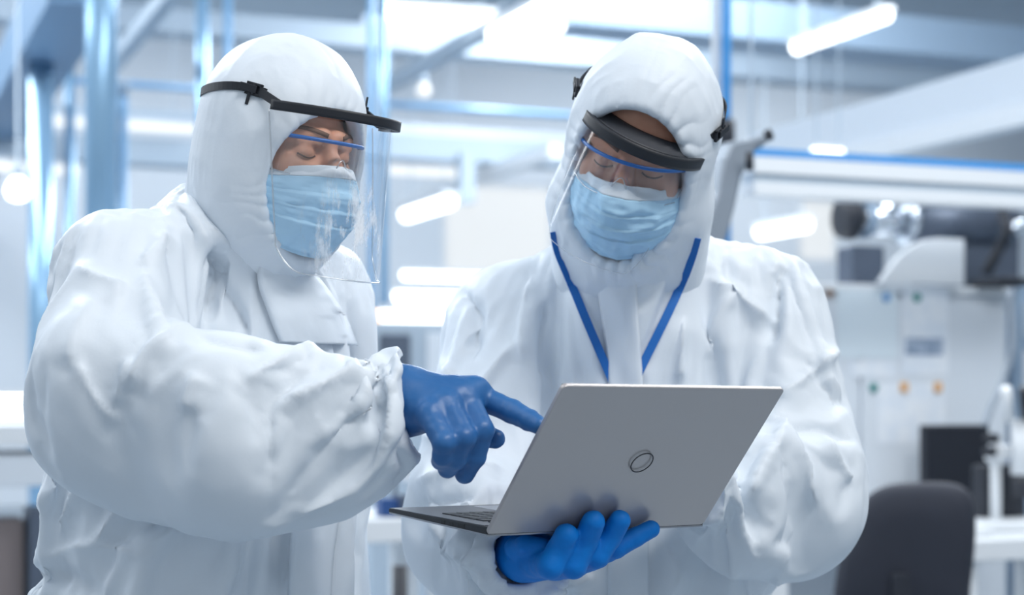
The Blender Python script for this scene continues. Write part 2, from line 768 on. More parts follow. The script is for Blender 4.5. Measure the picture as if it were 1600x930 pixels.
# ---------------------------------------------------------------- people
def strokes(V, Q, st, gain=1.0):
    """folds read off the cloth: (points, width m, height m), negative heights are valleys"""
    N = vnormals(V, Q)
    D = np.zeros(len(V))
    sx = 800 + K * V[:, 0] / V[:, 1]
    sy = HY - K * (V[:, 2] - CAM_Z) / V[:, 1]
    face = np.clip(-N[:, 1] * 2.5, 0, 1)
    for s in st:
        pts = spline(s[0], 5) if len(s[0]) > 2 else np.linspace(s[0][0], s[0][1], 6)
        w, a = s[1], s[2]
        y0, y1 = s[3] if len(s) > 3 else (0, 9)
        best = np.full(len(V), 1e9)
        sg = np.zeros(len(V))
        tt = np.zeros(len(V))
        n = len(pts) - 1
        for i in range(n):
            ax, ay = pts[i]
            bx, by = pts[i + 1]
            L2 = (bx - ax) ** 2 + (by - ay) ** 2 + 1e-9
            t = np.clip(((sx - ax) * (bx - ax) + (sy - ay) * (by - ay)) / L2, 0, 1)
            dx, dy = sx - ax - t * (bx - ax), sy - ay - t * (by - ay)
            d = np.hypot(dx, dy)
            m = d < best
            best[m] = d[m]
            sg[m] = np.sign((bx - ax) * dy - (by - ay) * dx)[m]
            tt[m] = ((i + t) / n)[m]
        d = best * V[:, 1] / K
        ww = np.where(sg > 0, w, w * .5)
        end = np.clip(np.minimum(tt, 1 - tt) / .22 + .15, 0, 1)
        ok = (V[:, 1] > y0) & (V[:, 1] < y1)
        D += gain * a * np.exp(-(d / ww) ** 1.15) * end * face * ok
    return V + N * D[:, None]


def crinkle(V, Q, seed, amt=1.0, low=.9):
    """the sharp small creases of stiff non-woven cloth, stronger in some patches than in others"""
    N = vnormals(V, Q)
    A = np.array([[.8, .5, .3], [-.5, .8, .3], [-.1, -.4, .9]])
    p = V @ A.T
    m = np.clip(.55 + .9 * vnoise(V * 5.5 + seed, seed), .05, 1.2)
    a = ridged(p * np.array([8, 15, 4.0]) + seed, seed + 1, 2) * .0034
    b = ridged(p[:, [1, 0, 2]] * np.array([20, 13, 9.0]) + 7 + seed, seed + 5, 2) * .0008
    w = np.clip((V[:, 2] - low) / .05, 0, 1)
    return V + N * ((a + b) * m * w * amt)[:, None]


def head_field(C, R):
    L = lambda *p: C + R @ np.array(p, float)
    f = Field()
    f.ell(L(0, .008, .035), (.074, .086, .092), R, .0)
    f.ell(L(0, -.022, -.035), (.064, .07, .082), R, .025)
    f.ell(L(0, -.048, -.088), (.038, .036, .03), R, .03)
    for s in (-1, 1):
        f.cone(L(s * .056, .0, -.06), L(s * .028, -.06, -.095), .018, .018, .02)
        f.ell(L(s * .041, -.064, -.026), (.022, .016, .018), R, .025)
        f.cone(L(s * .012, -.089, .024), L(s * .05, -.066, .022), .0085, .009, .014)
    for s in (-1, 1):
        f.ell(L(s * .032, -.098, .002), (.0185, .016, .0125), R, .014, sub=True)
    f.chain([L(0, -.088, .012), L(0, -.100, -.012), L(0, -.113, -.036)], [.0085, .0095, .0125], .010)
    for s in (-1, 1):
        f.ell(L(s * .012, -.100, -.040), (.009, .011, .008), R, .006)
        f.ell(L(s * .031, -.0745, .000), (.0155, .0125, .0125), R, .004)     # lids over the eyes
        f.cone(L(s * .018, -.088, .0125), L(s * .046, -.077, .0125), .0035, .0035, .006)
        f.ell(L(s * .074, .012, -.012), (.008, .018, .03), R, .008)
    f.cone(L(-.018, -.088, -.068), L(.018, -.088, -.068), .007, .007, .008)
    f.cone(L(-.014, -.087, -.079), L(.014, -.087, -.079), .008, .008, .008)
    return f, L


def hood_mesh(C, R, neck, gather, rim, seed, h=.0048, extra=None, top=(.103, .036, .096)):
    """hood of the coverall with an elastic face opening"""
    L = lambda *p: C + R @ np.array(p, float)
    f = Field()
    f.ell(L(0, .006, top[1]), (top[0], .111, .118), R, 0)
    f.ell(L(0, -.006, -.04), (top[2], .098, .10), R, .04)
    f.cone(L(0, -.01, -.085), neck[0], .082, neck[1], .04)
    if extra:
        extra(f, L)
    rc, rr = np.array(rim[0], float), np.array(rim[1], float)
    f.ell(L(*rc), rr, R, .012, sub=True)
    f.ell(L(0, .008, .035), (.079, .091, .097), R, .01, sub=True)
    f.ell(L(0, -.022, -.04), (.070, .076, .088), R, .01, sub=True)
    V, Q = nets(f, h)
    V, Q = subdivide(V, Q)
    p = (V - C) @ R                       # local place of every vertex
    N = vnormals(V, Q)
    q = (p - rc) / rr
    ph = np.arctan2(q[:, 0], q[:, 2])
    rad = np.linalg.norm(q, axis=1)
    near = np.exp(-np.clip(rad - 1, 0, 9) / .24)
    out = np.clip((np.linalg.norm((p - [0, .004, .03]) / [.09, .10, .105], axis=1) - 1) / .08, 0, 1)
    wob = vnoise(p * 22, seed)
    g = (np.abs(np.sin(ph * 17 + 2.6 * wob + seed)) ** .7 - .6) * (.55 + .45 * np.sin(ph * 3 + seed)) * near * gather
    big = ridged(p * np.array([13, 13, 4.0]) + 3 * seed, seed + 3, 2) * .0026
    fine = ridged(p * np.array([34, 34, 14.0]) + seed, seed + 9, 2) * .0007
    seam = -.0007 * np.exp(-(np.abs(p[:, 0]) / .0035) ** 2) * (p[:, 2] > .03)
    V = V + N * ((g + big + fine + seam) * out)[:, None]
    V = relax(V, Q, 1, .3)
    return V, Q


def mask_obj(C, R, person, seed, tint=None, chin=-.128):
    L = lambda p: C + np.asarray(p) @ R.T
    nu, nv = 65, 61
    u = np.linspace(-1, 1, nu)[:, None] * np.ones((1, nv))
    v = np.ones((nu, 1)) * np.linspace(0, 1, nv)[None]
    th = u * math.radians(80)
    zt = -.017 - .010 * np.abs(u) ** 1.6 + .004 * np.cos(u * PI)
    zb = chin + .036 * u ** 2
    z = zt + (zb - zt) * v
    ax = .0735 + .005 * np.sin(v * PI)
    by = .086 + .037 * np.sin(np.clip(v * .95 + .10, 0, 1) * PI) ** .8 - .006 * v
    by = by + .012 * np.exp(-(u / .25) ** 2) * np.exp(-((v - .12) / .25) ** 2)
    pl = np.zeros_like(v)
    for c in (.30, .47, .64):
        s = np.clip((v - c) / .16, 0, 1)
        pl += .0042 * (np.where(v > c, 1 - s, 0)) * (1 - .75 * np.abs(u) ** 2)
    q = np.stack([u.ravel() * 9, v.ravel() * 7, np.zeros(u.size)], 1)
    wr = (ridged(q * [.35, .8, 1] + seed, seed, 3) * .0026 + ridged(q * [.7, .35, 1] + 5 + seed, seed + 4, 2) * .0015).reshape(u.shape)
    r_ = by + pl + wr
    x = (ax + (pl + wr) * .5) * np.sin(th)
    y = -.006 - r_ * np.cos(th)
    V = L(np.stack([x.ravel(), y.ravel(), z.ravel()], 1))
    F = grid_faces(nu, nv)
    band = int(nv * .13)
    fm = [k for k in range(len(F)) if k % (nv - 1) >= band]
    fw = [k for k in range(len(F)) if k % (nv - 1) < band]
    m = mesh_obj('face_mask', V, [F[k] for k in fm], M_mask, person)
    solid(m, .0012)
    m2 = mesh_obj('nose_strip', V, [F[k] for k in fw], M_maskw, m)
    m2['label'] = 'white stitched top edge of the mask'
    solid(m2, .0014)
    for s in (-1, 1):
        i = 0 if s < 0 else nu - 1
        a, b = V[i * nv + 2], V[i * nv + nv - 3]
        ear = L(np.array([[s * .078, .0, -.02], [s * .08, .01, -.03], [s * .078, .0, -.05]]))
        pts = spline([a, ear[0], ear[1], ear[2], b], 5)
        tv, tf = tube_mesh(pts, .0014, 8)
        e = mesh_obj('ear_loop', tv, tf, M_maskw, m)
        e['label'] = 'white elastic ear loop'
    return m


def arc_sheet(L, c, a, b, t0, t1, z0, z1, nu, nv, taper=0., round_=0., lean=0., narrow=0.):
    V = []
    for i in range(nu):
        t = math.radians(t0 + (t1 - t0) * i / (nu - 1))
        tb = t
        e = abs(2 * i / (nu - 1) - 1)
        zz1 = z1
        if round_:
            zz1 = z1 + round_ * max(0, (e - .7) / .3) ** 2
        for j in range(nv):
            k = j / (nv - 1)
            s = 1 - taper * k
            t = tb * (1 - narrow * k)
            V.append(L(c[0] + a * s * math.sin(t), c[1] - b * s * math.cos(t) - lean * k, z0 + (zz1 - z0) * k))
    return np.array(V), grid_faces(nu, nv)


def glasses_obj(C, R, person, nod=0., dz=0., tilt=0.):
    R = R @ np.array(Matrix.Rotation(math.radians(tilt), 3, 'Y') @ Matrix.Rotation(math.radians(-nod), 3, 'X'))
    C = C + R @ np.array([0, 0, dz])
    L = lambda *p: C + R @ np.array(p, float)
    c, a, b = (0, -.022), .0755, .098
    V, F = [], []
    nu, nv = 61, 13
    for i in range(nu):
        t = math.radians(-82 + 164 * i / (nu - 1))
        x = math.sin(t)
        zb = -.034 + .03 * math.exp(-(x / .16) ** 2) + .018 * max(0, abs(x) - .6) ** 1
        for j in range(nv):
            k = j / (nv - 1)
            V.append(L(a * x, c[1] - b * math.cos(t) + .004 * k, .016 + (zb - .016) * k))
    g = mesh_obj('safety_glasses', np.array(V), grid_faces(nu, nv), M_lens, person)
    g['label'] = 'clear wraparound lens of the safety glasses'
    pts = [L(-.079, .03, .014)] + [L((a + .001) * math.sin(math.radians(t)), c[1] - (b + .001) * math.cos(math.radians(t)), .0165) for t in range(-84, 85, 6)] + [L(.079, .03, .014)]
    tv, tf = tube_mesh(pts, .0026, 8)
    fr = mesh_obj('glasses_frame', tv, tf, M_bluebar, g)
    fr['label'] = 'blue top bar and temples'
    rim = np.array([V[i * nv + nv - 1] for i in range(nu)])
    tv, tf = tube_mesh(np.concatenate([[V[0]], rim, [V[(nu - 1) * nv]]]), .0010, 6)
    mesh_obj('lens_rim', tv, tf, M_edge, g)['label'] = 'pale rim of the clear lens'
    for s in (-1, 1):
        h = Boxes().lathe([(.0055, -.0022), (.0055, .0022)], L(s * (a + .001), c[1] - .012, .0165), R @ np.array([s, 0, 0.0]), 14).build('hinge', M_bluebar, g, True)
        nb = Boxes()
        pv, pf = tube_mesh(spline([L(s * .006, -.112, -.004), L(s * .011, -.106, -.014), L(s * .015, -.099, -.022)], 4), .0016, 8)
        mesh_obj('nose_pad', pv, pf, M_lens, g)
    return g


def shield_obj(C, R, person, visor_mat, shelf, tilt=0., bottom=-.165, zb=.046, tmax=72, c=(0, -.03), a=.09, b=.13, bh=.0125, lean=0., taper=.0, narrow=0., nod=0., edge=.0008):
    L = lambda *p: C + R @ np.array(p, float)
    R = R @ np.array(Matrix.Rotation(math.radians(tilt), 3, 'Y') @ Matrix.Rotation(math.radians(-nod), 3, 'X'))
    L = lambda *p: C + R @ np.array(p, float)
    V, F = arc_sheet(L, c, a + .0008, b + .0008, -tmax - 4, tmax + 4, zb - bh * .3, bottom, 73, 25, taper, .03, lean, narrow)
    v = mesh_obj('face_shield', V, F, visor_mat, person)
    v['label'] = 'clear curved visor sheet of the face shield'
    ed = [V[j] for j in range(25)] + [V[i * 25 + 24] for i in range(1, 73)] + [V[72 * 25 + j] for j in range(23, -1, -1)]
    tv, tf = tube_mesh(np.array(ed), edge, 6)
    mesh_obj('visor_edge', tv, tf, M_edge, v)['label'] = 'bright cut edge of the visor'
    V, F = arc_sheet(L, c, a + .004, b + .004, -tmax, tmax, zb + bh / 2, zb - bh / 2, 61, 5)
    hb = mesh_obj('headband', V, F, M_black, v)
    solid(hb, .0075, -1)
    hb['label'] = 'black brow band of the face shield'
    if shelf:
        V = []
        nu, nv = 61, 9
        for i in range(nu):
            t = math.radians(-tmax + 2 * tmax * i / (nu - 1))
            o_ = np.array([c[0] + a * math.sin(t), c[1] - b * math.cos(t)])
            n_ = np.array([.079 * math.sin(t), .006 - .094 * math.cos(t)])
            for j in range(nv):
                k = j / (nv - 1)
                q = o_ * (1 - k) + n_ * k
                V.append(L(q[0], q[1], zb + .004 + .010 * k))
        sh = mesh_obj('brow_shelf', np.array(V), grid_faces(nu, nv), M_shelf, v)
        solid(sh, .004, 0)
        sh['label'] = 'dark grey shelf between band and forehead'
    return v


def strap_on(parent, hood_bvh, C, R, keys, w, mat, name='strap', lift=.0015, label=None):
    """elastic band laid round the hood through local directions (angle, height)"""
    L = lambda p: C + R @ np.array(p, float)
    pts, ns = [], []
    for ang, z in spline(keys, 6):
        t = math.radians(ang)
        o = np.array([0, .015, z])
        d = np.array([math.sin(t), -math.cos(t), 0])
        far = L(o + d * .3)
        hit = hood_bvh.ray_cast(Vector(far), Vector(R @ -d), .29)
        if hit[0] is None:
            continue
        n = R @ d
        pts.append(np.array(hit[0]) + n * lift)
        ns.append(n)
    pts = np.array(pts)
    for _ in range(3):
        pts[1:-1] = (pts[:-2] + 2 * pts[1:-1] + pts[2:]) / 4
    V, F = ribbon_mesh(pts + np.array(ns) * .001, ns, w, .0016)
    o = mesh_obj(name, V, F, mat, parent, smooth=False)
    if label:
        o['label'] = label
    return o, pts, ns


def buckle_on(parent, p, n, t, size=.011):
    """small plastic buckle with two loose strap tails"""
    n, t = nrm(n), nrm(t)
    t = nrm(t - n * (t @ n))
    s = np.cross(n, t)
    M = Matrix(((t[0], n[0], s[0], p[0]), (t[1], n[1], s[1], p[1]), (t[2], n[2], s[2], p[2]), (0, 0, 0, 1)))
    b = Boxes()
    z = size
    b.box((-z, 0, -z * .75), (z, .005, -z * .42), M).box((-z, 0, z * .42), (z, .005, z * .75), M)
    b.box((-z, 0, -z * .75), (-z * .7, .005, z * .75), M).box((z * .7, 0, -z * .75), (z, .005, z * .75), M).box((-z * .16, .001, -z * .6), (z * .16, .0065, z * .6), M)
    b.box((-z * .4, .004, -z * .45), (z * 1.7, .0068, z * .45), M)
    b.box((z * .2, .003, z * .3), (z * .6, .0055, z * 1.9), M)
    return bev(b.build('buckle', M_black, parent), .0008)


def skin_head(C, R, neck, low, person):
    f, L = head_field(C, R)
    f.cone(L(0, .02, -.06), neck, .050, .046, .02)
    f.cone(neck, low, .046, .04, .03)
    V, Q = nets(f, .0036)
    o = mesh_obj('body', V, Q, M_skin, person)
    bv = BVHTree.FromPolygons(V.tolist(), Q.tolist())
    for s in (-1, 1):
        # brow, a strip of short hair lying on the brow ridge
        pts, ns = [], []
        for k in range(9):
            t = k / 8
            x = s * (.013 + .038 * t)
            z = .0235 + .0055 * math.sin(t * 2.2)
            d = R @ np.array([0, 1.0, 0])
            h = bv.ray_cast(Vector(L(x, -.2, z)), Vector(d), .3)
            if h[0] is not None:
                pts.append(np.array(h[0]))
                ns.append(np.array(h[1]))
        Vb, Fb = ribbon_mesh(np.array(pts), ns, .0060, .0010)
        mesh_obj('eyebrow', Vb, Fb, M_brow, o)
        # line of lashes along the lowered lid
        pts, ns = [], []
        for k in range(9):
            t = k / 8
            x = s * (.019 + .026 * t)
            z = -.0035 - .0035 * math.sin(t * PI)
            h = bv.ray_cast(Vector(L(x, -.2, z)), Vector(R @ np.array([0, 1.0, 0])), .3)
            if h[0] is not None:
                pts.append(np.array(h[0]))
                ns.append(np.array(h[1]))
        Vb, Fb = ribbon_mesh(np.array(pts), ns, .0022, .001)
        mesh_obj('eyelashes', Vb, Fb, M_brow, o)
    return o


def drape(bvh, left, right, y0, nu=13, nv=40, lift=.004, wave=0., seed=0):
    """strip of cloth between two outlines, laid on the suit beyond depth y0"""
    Lp, Rp = spline(left, 10), spline(right, 10)
    def res(p, n):
        d = np.concatenate([[0], np.cumsum(np.linalg.norm(np.diff(p, axis=0), axis=1))])
        s = np.linspace(0, d[-1], n)
        return np.stack([np.interp(s, d, p[:, 0]), np.interp(s, d, p[:, 1])], 1)
    Lp, Rp = res(Lp, nv), res(Rp, nv)
    cam = np.array([0, 0, CAM_Z])
    V = np.zeros((nu, nv, 3))
    last = None
    for j in range(nv):
        for i in range(nu):
            k = i / (nu - 1)
            q = Lp[j] * (1 - k) + Rp[j] * k
            p0 = P(q[0], q[1], y0)
            d = nrm(p0 - cam)
            h = bvh.ray_cast(Vector(p0), Vector(d), 2)
            if h[0] is None:
                V[i, j] = last if last is not None else p0
                continue
            e = 1 if 0 < k < 1 else .55
            V[i, j] = np.array(h[0]) - d * lift * e
            last = V[i, j]
    # keep it smooth over the wrinkles below
    for _ in range(2):
        W = V.copy()
        W[1:-1] = (V[:-2] + 2 * V[1:-1] + V[2:]) / 4
        V = np.minimum(W, V) * [0, 1, 0] + W * [1, 0, 1]
        W = V.copy()
        W[:, 1:-1] = (V[:, :-2] + 2 * V[:, 1:-1] + V[:, 2:]) / 4
        V = np.minimum(W, V) * [0, 1, 0] + W * [1, 0, 1]
    return V.reshape(-1, 3), grid_faces(nu, nv)


def glove_mesh(wrist, wr, palm, fingers, h=.0022, cuff=None, seed=0, k_web=.007):
    """palm: list of (a, b, ra, rb); fingers: list of (points, radii)"""
    f = Field()
    f.chain(wrist, wr, .02)
    for a, b, ra, rb in palm:
        f.cone(a, b, ra, rb, .016)
    for pts, rs in fingers:
        g = Field()
        g.chain(pts, rs, .003)
        f.ops.append(('g', g, k_web))
        for p_, r_ in zip(pts, rs):
            f._grow(p_, r_)
    V, Q = nets(f, h, newton=3)
    N = vnormals(V, Q)
    V = V + N * (ridged(V * 55 + seed, seed, 2) * .00035)[:, None]
    return V, Q
# ---------------------------------------------------------------- the hall
YAW = math.radians(21.5)
RV = np.array([math.cos(YAW), math.sin(YAW), 0])      # along the far wall
RU = np.array([-math.sin(YAW), math.cos(YAW), 0])     # towards the far wall
RZ = np.array([0, 0, 1.0])


def rm(p):
    return Matrix.Translation(Vector(p)) @ Matrix.Rotation(YAW, 4, 'Z')


def along(d, p, px):
    """point on the line p + t d that is seen in column px"""
    k = (px - 800) / K
    t = (k * p[1] - p[0]) / (d[0] - k * d[1])
    return p + d * t


def bar(a, b, w, h, bx=None):
    """straight rectangular bar between two points"""
    bx = bx or Boxes()
    a, b = np.asarray(a, float), np.asarray(b, float)
    t = nrm(b - a)
    s = nrm(np.cross(t, RZ)) if abs(t[2]) < .95 else RV
    u = np.cross(s, t)
    V = [p + s * w / 2 * i + u * h / 2 * j for p in (a, b) for i, j in ((-1, -1), (1, -1), (1, 1), (-1, 1))]
    return bx.add(V, [(0, 1, 2, 3), (7, 6, 5, 4), (0, 4, 5, 1), (1, 5, 6, 2), (2, 6, 7, 3), (3, 7, 4, 0)])


M_wall = material('wall_paint', srgb(214, 222, 230), .7, vary=(.6, srgb(222, 228, 235), .3, .7))
M_ceil = material('ceiling_sheet', srgb(176, 192, 206), .6)
M_floor = material('floor_resin', srgb(128, 140, 152), .35, vary=(1.2, srgb(140, 152, 162), .3, .7))
M_steel = material('blue_grey_steel', srgb(150, 172, 194), .4, .2)
M_beam = material('beam_grey', srgb(172, 187, 201), .5)
M_dsteel = material('dark_blue_steel', srgb(112, 142, 172), .5, .2)
M_blue = material('blue_paint', srgb(62, 142, 208), .35)
M_palebl = material('pale_blue_steel', srgb(146, 184, 214), .22, .5)
M_postbl = material('post_blue', srgb(128, 172, 210), .3, .1)
M_white = material('white_enamel', srgb(228, 232, 236), .35, spec=.4)
M_offw = material('cabinet_white', srgb(216, 223, 231), .4, spec=.4)
M_dgrey = material('machine_grey', srgb(92, 102, 118), .4, .4)
M_mgrey = material('bracket_grey', srgb(150, 160, 172), .45, .3)
M_dark = material('dark_plastic', srgb(36, 40, 50), .5)
M_chair = material('chair_fabric', srgb(40, 44, 56), .8, bump=(500, .2, .001))
M_chrome = material('chrome', srgb(215, 222, 230), .15, .9)
M_lamp = glow('lamp_tube', (.96, .985, 1, 1), 3.2)
M_pane = glow('daylight_pane', (.93, .975, 1, 1), .5)
M_dim = glow('dim_lamp', (.95, .98, 1, 1), .75)
M_orange = glow('orange_lamp', (1, .5, .12, 1), 2.0)
M_paper = material('paper', srgb(232, 237, 243), .6, vary=(14, srgb(222, 230, 240), .4, .6))
M_print = material('printed_picture', srgb(128, 146, 172), .6, vary=(40, srgb(178, 192, 210), .4, .6))
M_film = material('plastic_sleeve', srgb(222, 234, 242), .1, spec=.6)
M_teal = material('teal_magnet', srgb(10, 132, 128), .35)
M_magblue = material('blue_magnet', srgb(110, 165, 215), .35)
M_brown = material('brown_magnet', srgb(150, 128, 115), .4)
M_amber = material('amber_magnet', srgb(224, 176, 126), .45)
M_wood = material('brown_boxes', srgb(128, 118, 118), .7)
M_beige = material('beige_card', srgb(224, 208, 178), .7)
M_navy = material('navy_plastic', srgb(36, 72, 128), .4)


def structure(name, mat, bx):
    o = bx.build(name, mat)
    o['kind'] = 'structure'
    return o


def build_hall():
    R0 = Matrix.Rotation(YAW, 4, 'Z')
    structure('floor', M_floor, Boxes().box((-16, -6, -.1), (18, 22, 0), R0))
    structure('ceiling', M_ceil, Boxes().box((-16, -1, 5.8), (18, 22, 5.9), R0))
    # far wall with window openings
    yb = 21.0
    def on_wall(px, py):
        k = (px - 800) / K
        # point with RU coordinate yb
        Y = yb / (RU @ np.array([k, 1, 0]))
        p = P(px, py, Y)
        return p @ RV, p[2]
    wins = [(690, 280, 868, 440), (1246, 306, 1312, 412)]
    xs = [-16, 18]
    rects = []
    for x0, y0, x1, y1 in wins:
        a, zt = on_wall(x0, y0)
        b, zb = on_wall(x1, y1)
        rects.append((a, b, zb, zt))
    w = Boxes()
    cur = -16
    for a, b, zb, zt in rects:
        w.box((cur, yb, 0), (a, yb + .25, 5.8), R0)
        w.box((a, yb, 0), (b, yb + .25, zb), R0).box((a, yb, zt), (b, yb + .25, 5.8), R0)
        cur = b
    w.box((cur, yb, 0), (18, yb + .25, 5.8), R0)
    structure('wall_back', M_wall, w)
    structure('wall_left', M_wall, Boxes().box((-16.2, -1, 0), (-16, 22, 5.8), R0))
    structure('wall_right', M_wall, Boxes().box((18, -1, 0), (18.2, 22, 5.8), R0))
    for i, (a, b, zb, zt) in enumerate(rects):
        fr = Boxes()
        t = .07
        fr.box((a, yb + .02, zb), (a + t, yb + .12, zt), R0).box((b - t, yb + .02, zb), (b, yb + .12, zt), R0)
        fr.box((a, yb + .02, zb), (b, yb + .12, zb + t), R0).box((a, yb + .02, zt - t), (b, yb + .12, zt), R0)
        o = structure('window_%d' % (i + 1), M_white, fr)
        pn = Boxes().box((a + t, yb + .06, zb + t), (b - t, yb + .08, zt - t), R0).build('pane', M_pane, o)
    # roof beams
    n = 0
    def trim(a, b, w_, h_, mat):
        nonlocal n
        n += 1
        structure('trim_%d' % n, mat, bar(a, b, w_, h_))
    def vb(px, py, Y, px2, w_, h_, mat):
        p = P(px, py, Y)
        trim(p, along(RV, p, px2), w_, h_, mat)
    def ub(px, py, Y, px2, w_, h_, mat):
        p = P(px, py, Y)
        trim(p, along(RU, p, px2), w_, h_, mat)
    vb(-60, 12, 14, 1700, .35, .20, M_beam)          # big grey beam high up
    vb(560, 40, 16, 1700, .3, .16, M_beam)
    vb(860, 14, 13, 1700, .5, .30, M_steel)
    vb(560, 200, 17, 900, .3, .10, M_offw)
    vb(540, 226, 16.5, 900, .3, .24, M_beam)
    vb(-40, 226, 13, 330, .3, .20, M_beam)
    vb(-40, 172, 13.4, 330, .3, .12, M_beam)
    ub(130, -40, 8.5, -120, .34, .30, M_dsteel)
    ub(275, -20, 10.5, 176, .10, .10, M_beam)
    ub(870, -16, 11.5, 600, .12, .10, M_beam)
    ub(868, 236, 15.5, 622, .12, .12, M_white)
    ub(1660, 118, 8.5, 1190, .22, .24, M_offw)
    ub(1660, 168, 8.4, 1230, .12, .10, M_white)
    trim(P(728, 240, 16.4), P(728, 318, 16.4), .14, .14, M_beam)


def lamp(a, b, w, label, group='fluorescent lamps', hang=None, mat=None):
    a, b = np.asarray(a, float), np.asarray(b, float)
    c = (a + b) / 2
    t = thing('ceiling_light', label, 'lamp', tuple(c), group)
    d = nrm(b - a)
    h = bar(a + RZ * w * .45, b + RZ * w * .45, w * 1.15, w * .35).build('housing', M_white, t)
    V, F = tube_mesh([a - d * 0, a + d * w * .2, b - d * w * .2, b], [w * .3, w * .5, w * .5, w * .3], 14)
    mesh_obj('diffuser', V, F, mat or M_lamp, t)
    if hang:
        for k in (.12, .88):
            p = a + (b - a) * k + RZ * w * .6
            r = Boxes().tube(p, p + RZ * hang, .005, 8).build('hanger', M_beam, t)
    return t


def build_lamps():
    def vl(px, py, Y, px2, w, label, **k):
        p = P(px, py, Y)
        return lamp(p, along(RV, p, px2), w, label, **k)
    def ul(px, py, Y, px2, w, label, **k):
        p = P(px, py, Y)
        return lamp(p, along(RU, p, px2), w, label, **k)
    vl(596, 16, 12.6, 772, .12, 'long bright lamp tube high between the two hoods', hang=1.2)
    vl(806, 34, 12.7, 880, .10, 'short bright lamp tube just above the right hood, beside the rail', hang=1.2)
    ul(882, -4, 11.3, 772, .13, 'slanting lamp on the rail above the gap between the heads', hang=1.2)
    ul(1388, 22, 10.5, 1242, .09, 'slanting lamp hanging alone above the pale wall at upper right', hang=1.4)
    ul(704, 314, 15.6, 634, .14, 'slanting lamp low beside the bright window', hang=2.2)
    ul(1262, 350, 13.0, 1186, .11, 'slanting lamp just beside the narrow window', hang=2.4)
    vl(-30, 182, 12.8, 312, .08, 'thin long lamp strip behind the two pale columns', mat=M_dim, hang=1.8)
    vl(-30, 258, 12.4, 122, .085, 'thin lamp strip crossing the shorter pale column', mat=M_dim, hang=2.2)
    vl(880, 33, 13.4, 1268, .06, 'dim thin lamp strip under the upper roof beam', mat=M_dim, hang=1)
    vl(600, 264, 17.2, 722, .11, 'lamp strip under the far roof beam beside the face shield', mat=M_dim, hang=2)
    vl(194, 26, 15, 330, .12, 'pale lamp strip high behind the taller column', mat=M_dim, hang=1)
    vl(1270, 236, 8.6, 1316, .05, 'small lamp above the blue edged rail', hang=2.5)
    for px, py, Y, lab in ((28, 298, 9, 'round bulb lamp beside the shorter pale column'), (662, 142, 15, 'small round lamp below the high rail')):
        p = P(px, py, Y)
        t = thing('bulb_lamp', lab, 'lamp', tuple(p))
        Boxes().lathe([(.01, -.055), (.05, -.04), (.066, 0), (.045, .05), (.02, .075)], p, RZ, 20).build('bulb', M_lamp if Y < 10 else M_dim, t, True)
        Boxes().lathe([(.03, .07), (.028, .13), (.008, .14), (.008, 2.4 if Y < 10 else 1.3)], p, RZ, 12).build('socket', M_beam, t, True)


def pole(px, Y, r, z1, mat, label, name='column', z0=0.0, rings=True):
    p = P(px, 620, Y)
    t = thing(name, label, 'column', (p[0], p[1], z0))
    Boxes().lathe([(r, 0), (r, z1 - z0)], (p[0], p[1], z0), RZ, 32).build('shaft', mat, t, True)
    if rings:
        Boxes().lathe([(r * 1.7, 0), (r * 1.7, .02), (r * 1.15, .03), (r * 1.15, .1)], (p[0], p[1], z0), RZ, 28).build('base_flange', M_steel, t, True)
        Boxes().lathe([(r * 1.15, -.1), (r * 1.15, -.03), (r * 1.6, -.02), (r * 1.6, 0)], (p[0], p[1], z1), RZ, 28).build('top_flange', M_steel, t, True)
    return t


def build_columns():
    pole(158, 8.0, .075, 5.8, M_palebl, 'tall pale blue steel column behind the pointing person')
    zt = P(0, 72, 10)[2]
    pole(64, 10.0, .072, zt, M_palebl, 'shorter pale blue steel column ending under the slanting beam')
    pole(109, 12.0, .035, 4.2, M_palebl, 'thin pale post between the two pale columns')
    pole(192, 11.0, .03, P(0, 128, 11)[2], M_postbl, 'thin blue post right beside the taller column')
    pole(356, 13.0, .03, 5.8, M_postbl, 'thin blue post above the left hood')
    pole(316, 12.0, .045, 5.8, M_palebl, 'thin whitish post close to the left hood edge')
    pole(580, 11.0, .024, 5.8, M_postbl, 'slim blue post seen past the face shield, nearer the hood')
    pole(600, 11.2, .030, 5.8, M_palebl, 'slim pale post seen past the face shield, farther from the hood')
    pole(1119, 6.0, .017, 5.8, M_white, 'slim white post rising behind the right hood')
    t = pole(1135, 5.95, .016, 5.8, M_blue, 'slim blue post rising behind the right hood')
    p = P(1135, 208, 5.95)
    Boxes().lathe([(.02, -.05), (.03, -.04), (.03, .04), (.02, .05)], p, RZ, 16).build('joint', M_dark, t, True)
    # blue conduits along the hall
    for px, py, Y, px2, w, lab in ((86, 124, 12, 330, .05, 'thin blue pipe crossing behind the tall pale column'), (600, 162, 14, 892, .055, 'thin blue pipe running between the two hoods')):
        a = P(px, py, Y)
        b = along(RV, a, px2)
        o = Boxes().tube(a, b, w / 2, 14).build('blue_pipe', M_postbl, None, True)
        tag(o, lab, 'pipe')


def rbox(name, px, py, Y, w, d, h, mat, parent=None, b=.006):
    """box standing on the point seen at px, py; w along the wall"""
    o = Boxes().box((-w / 2, 0, 0), (w / 2, d, h), rm(P(px, py, Y))).build(name, mat, parent)
    if b:
        bev(o, b)
    return o


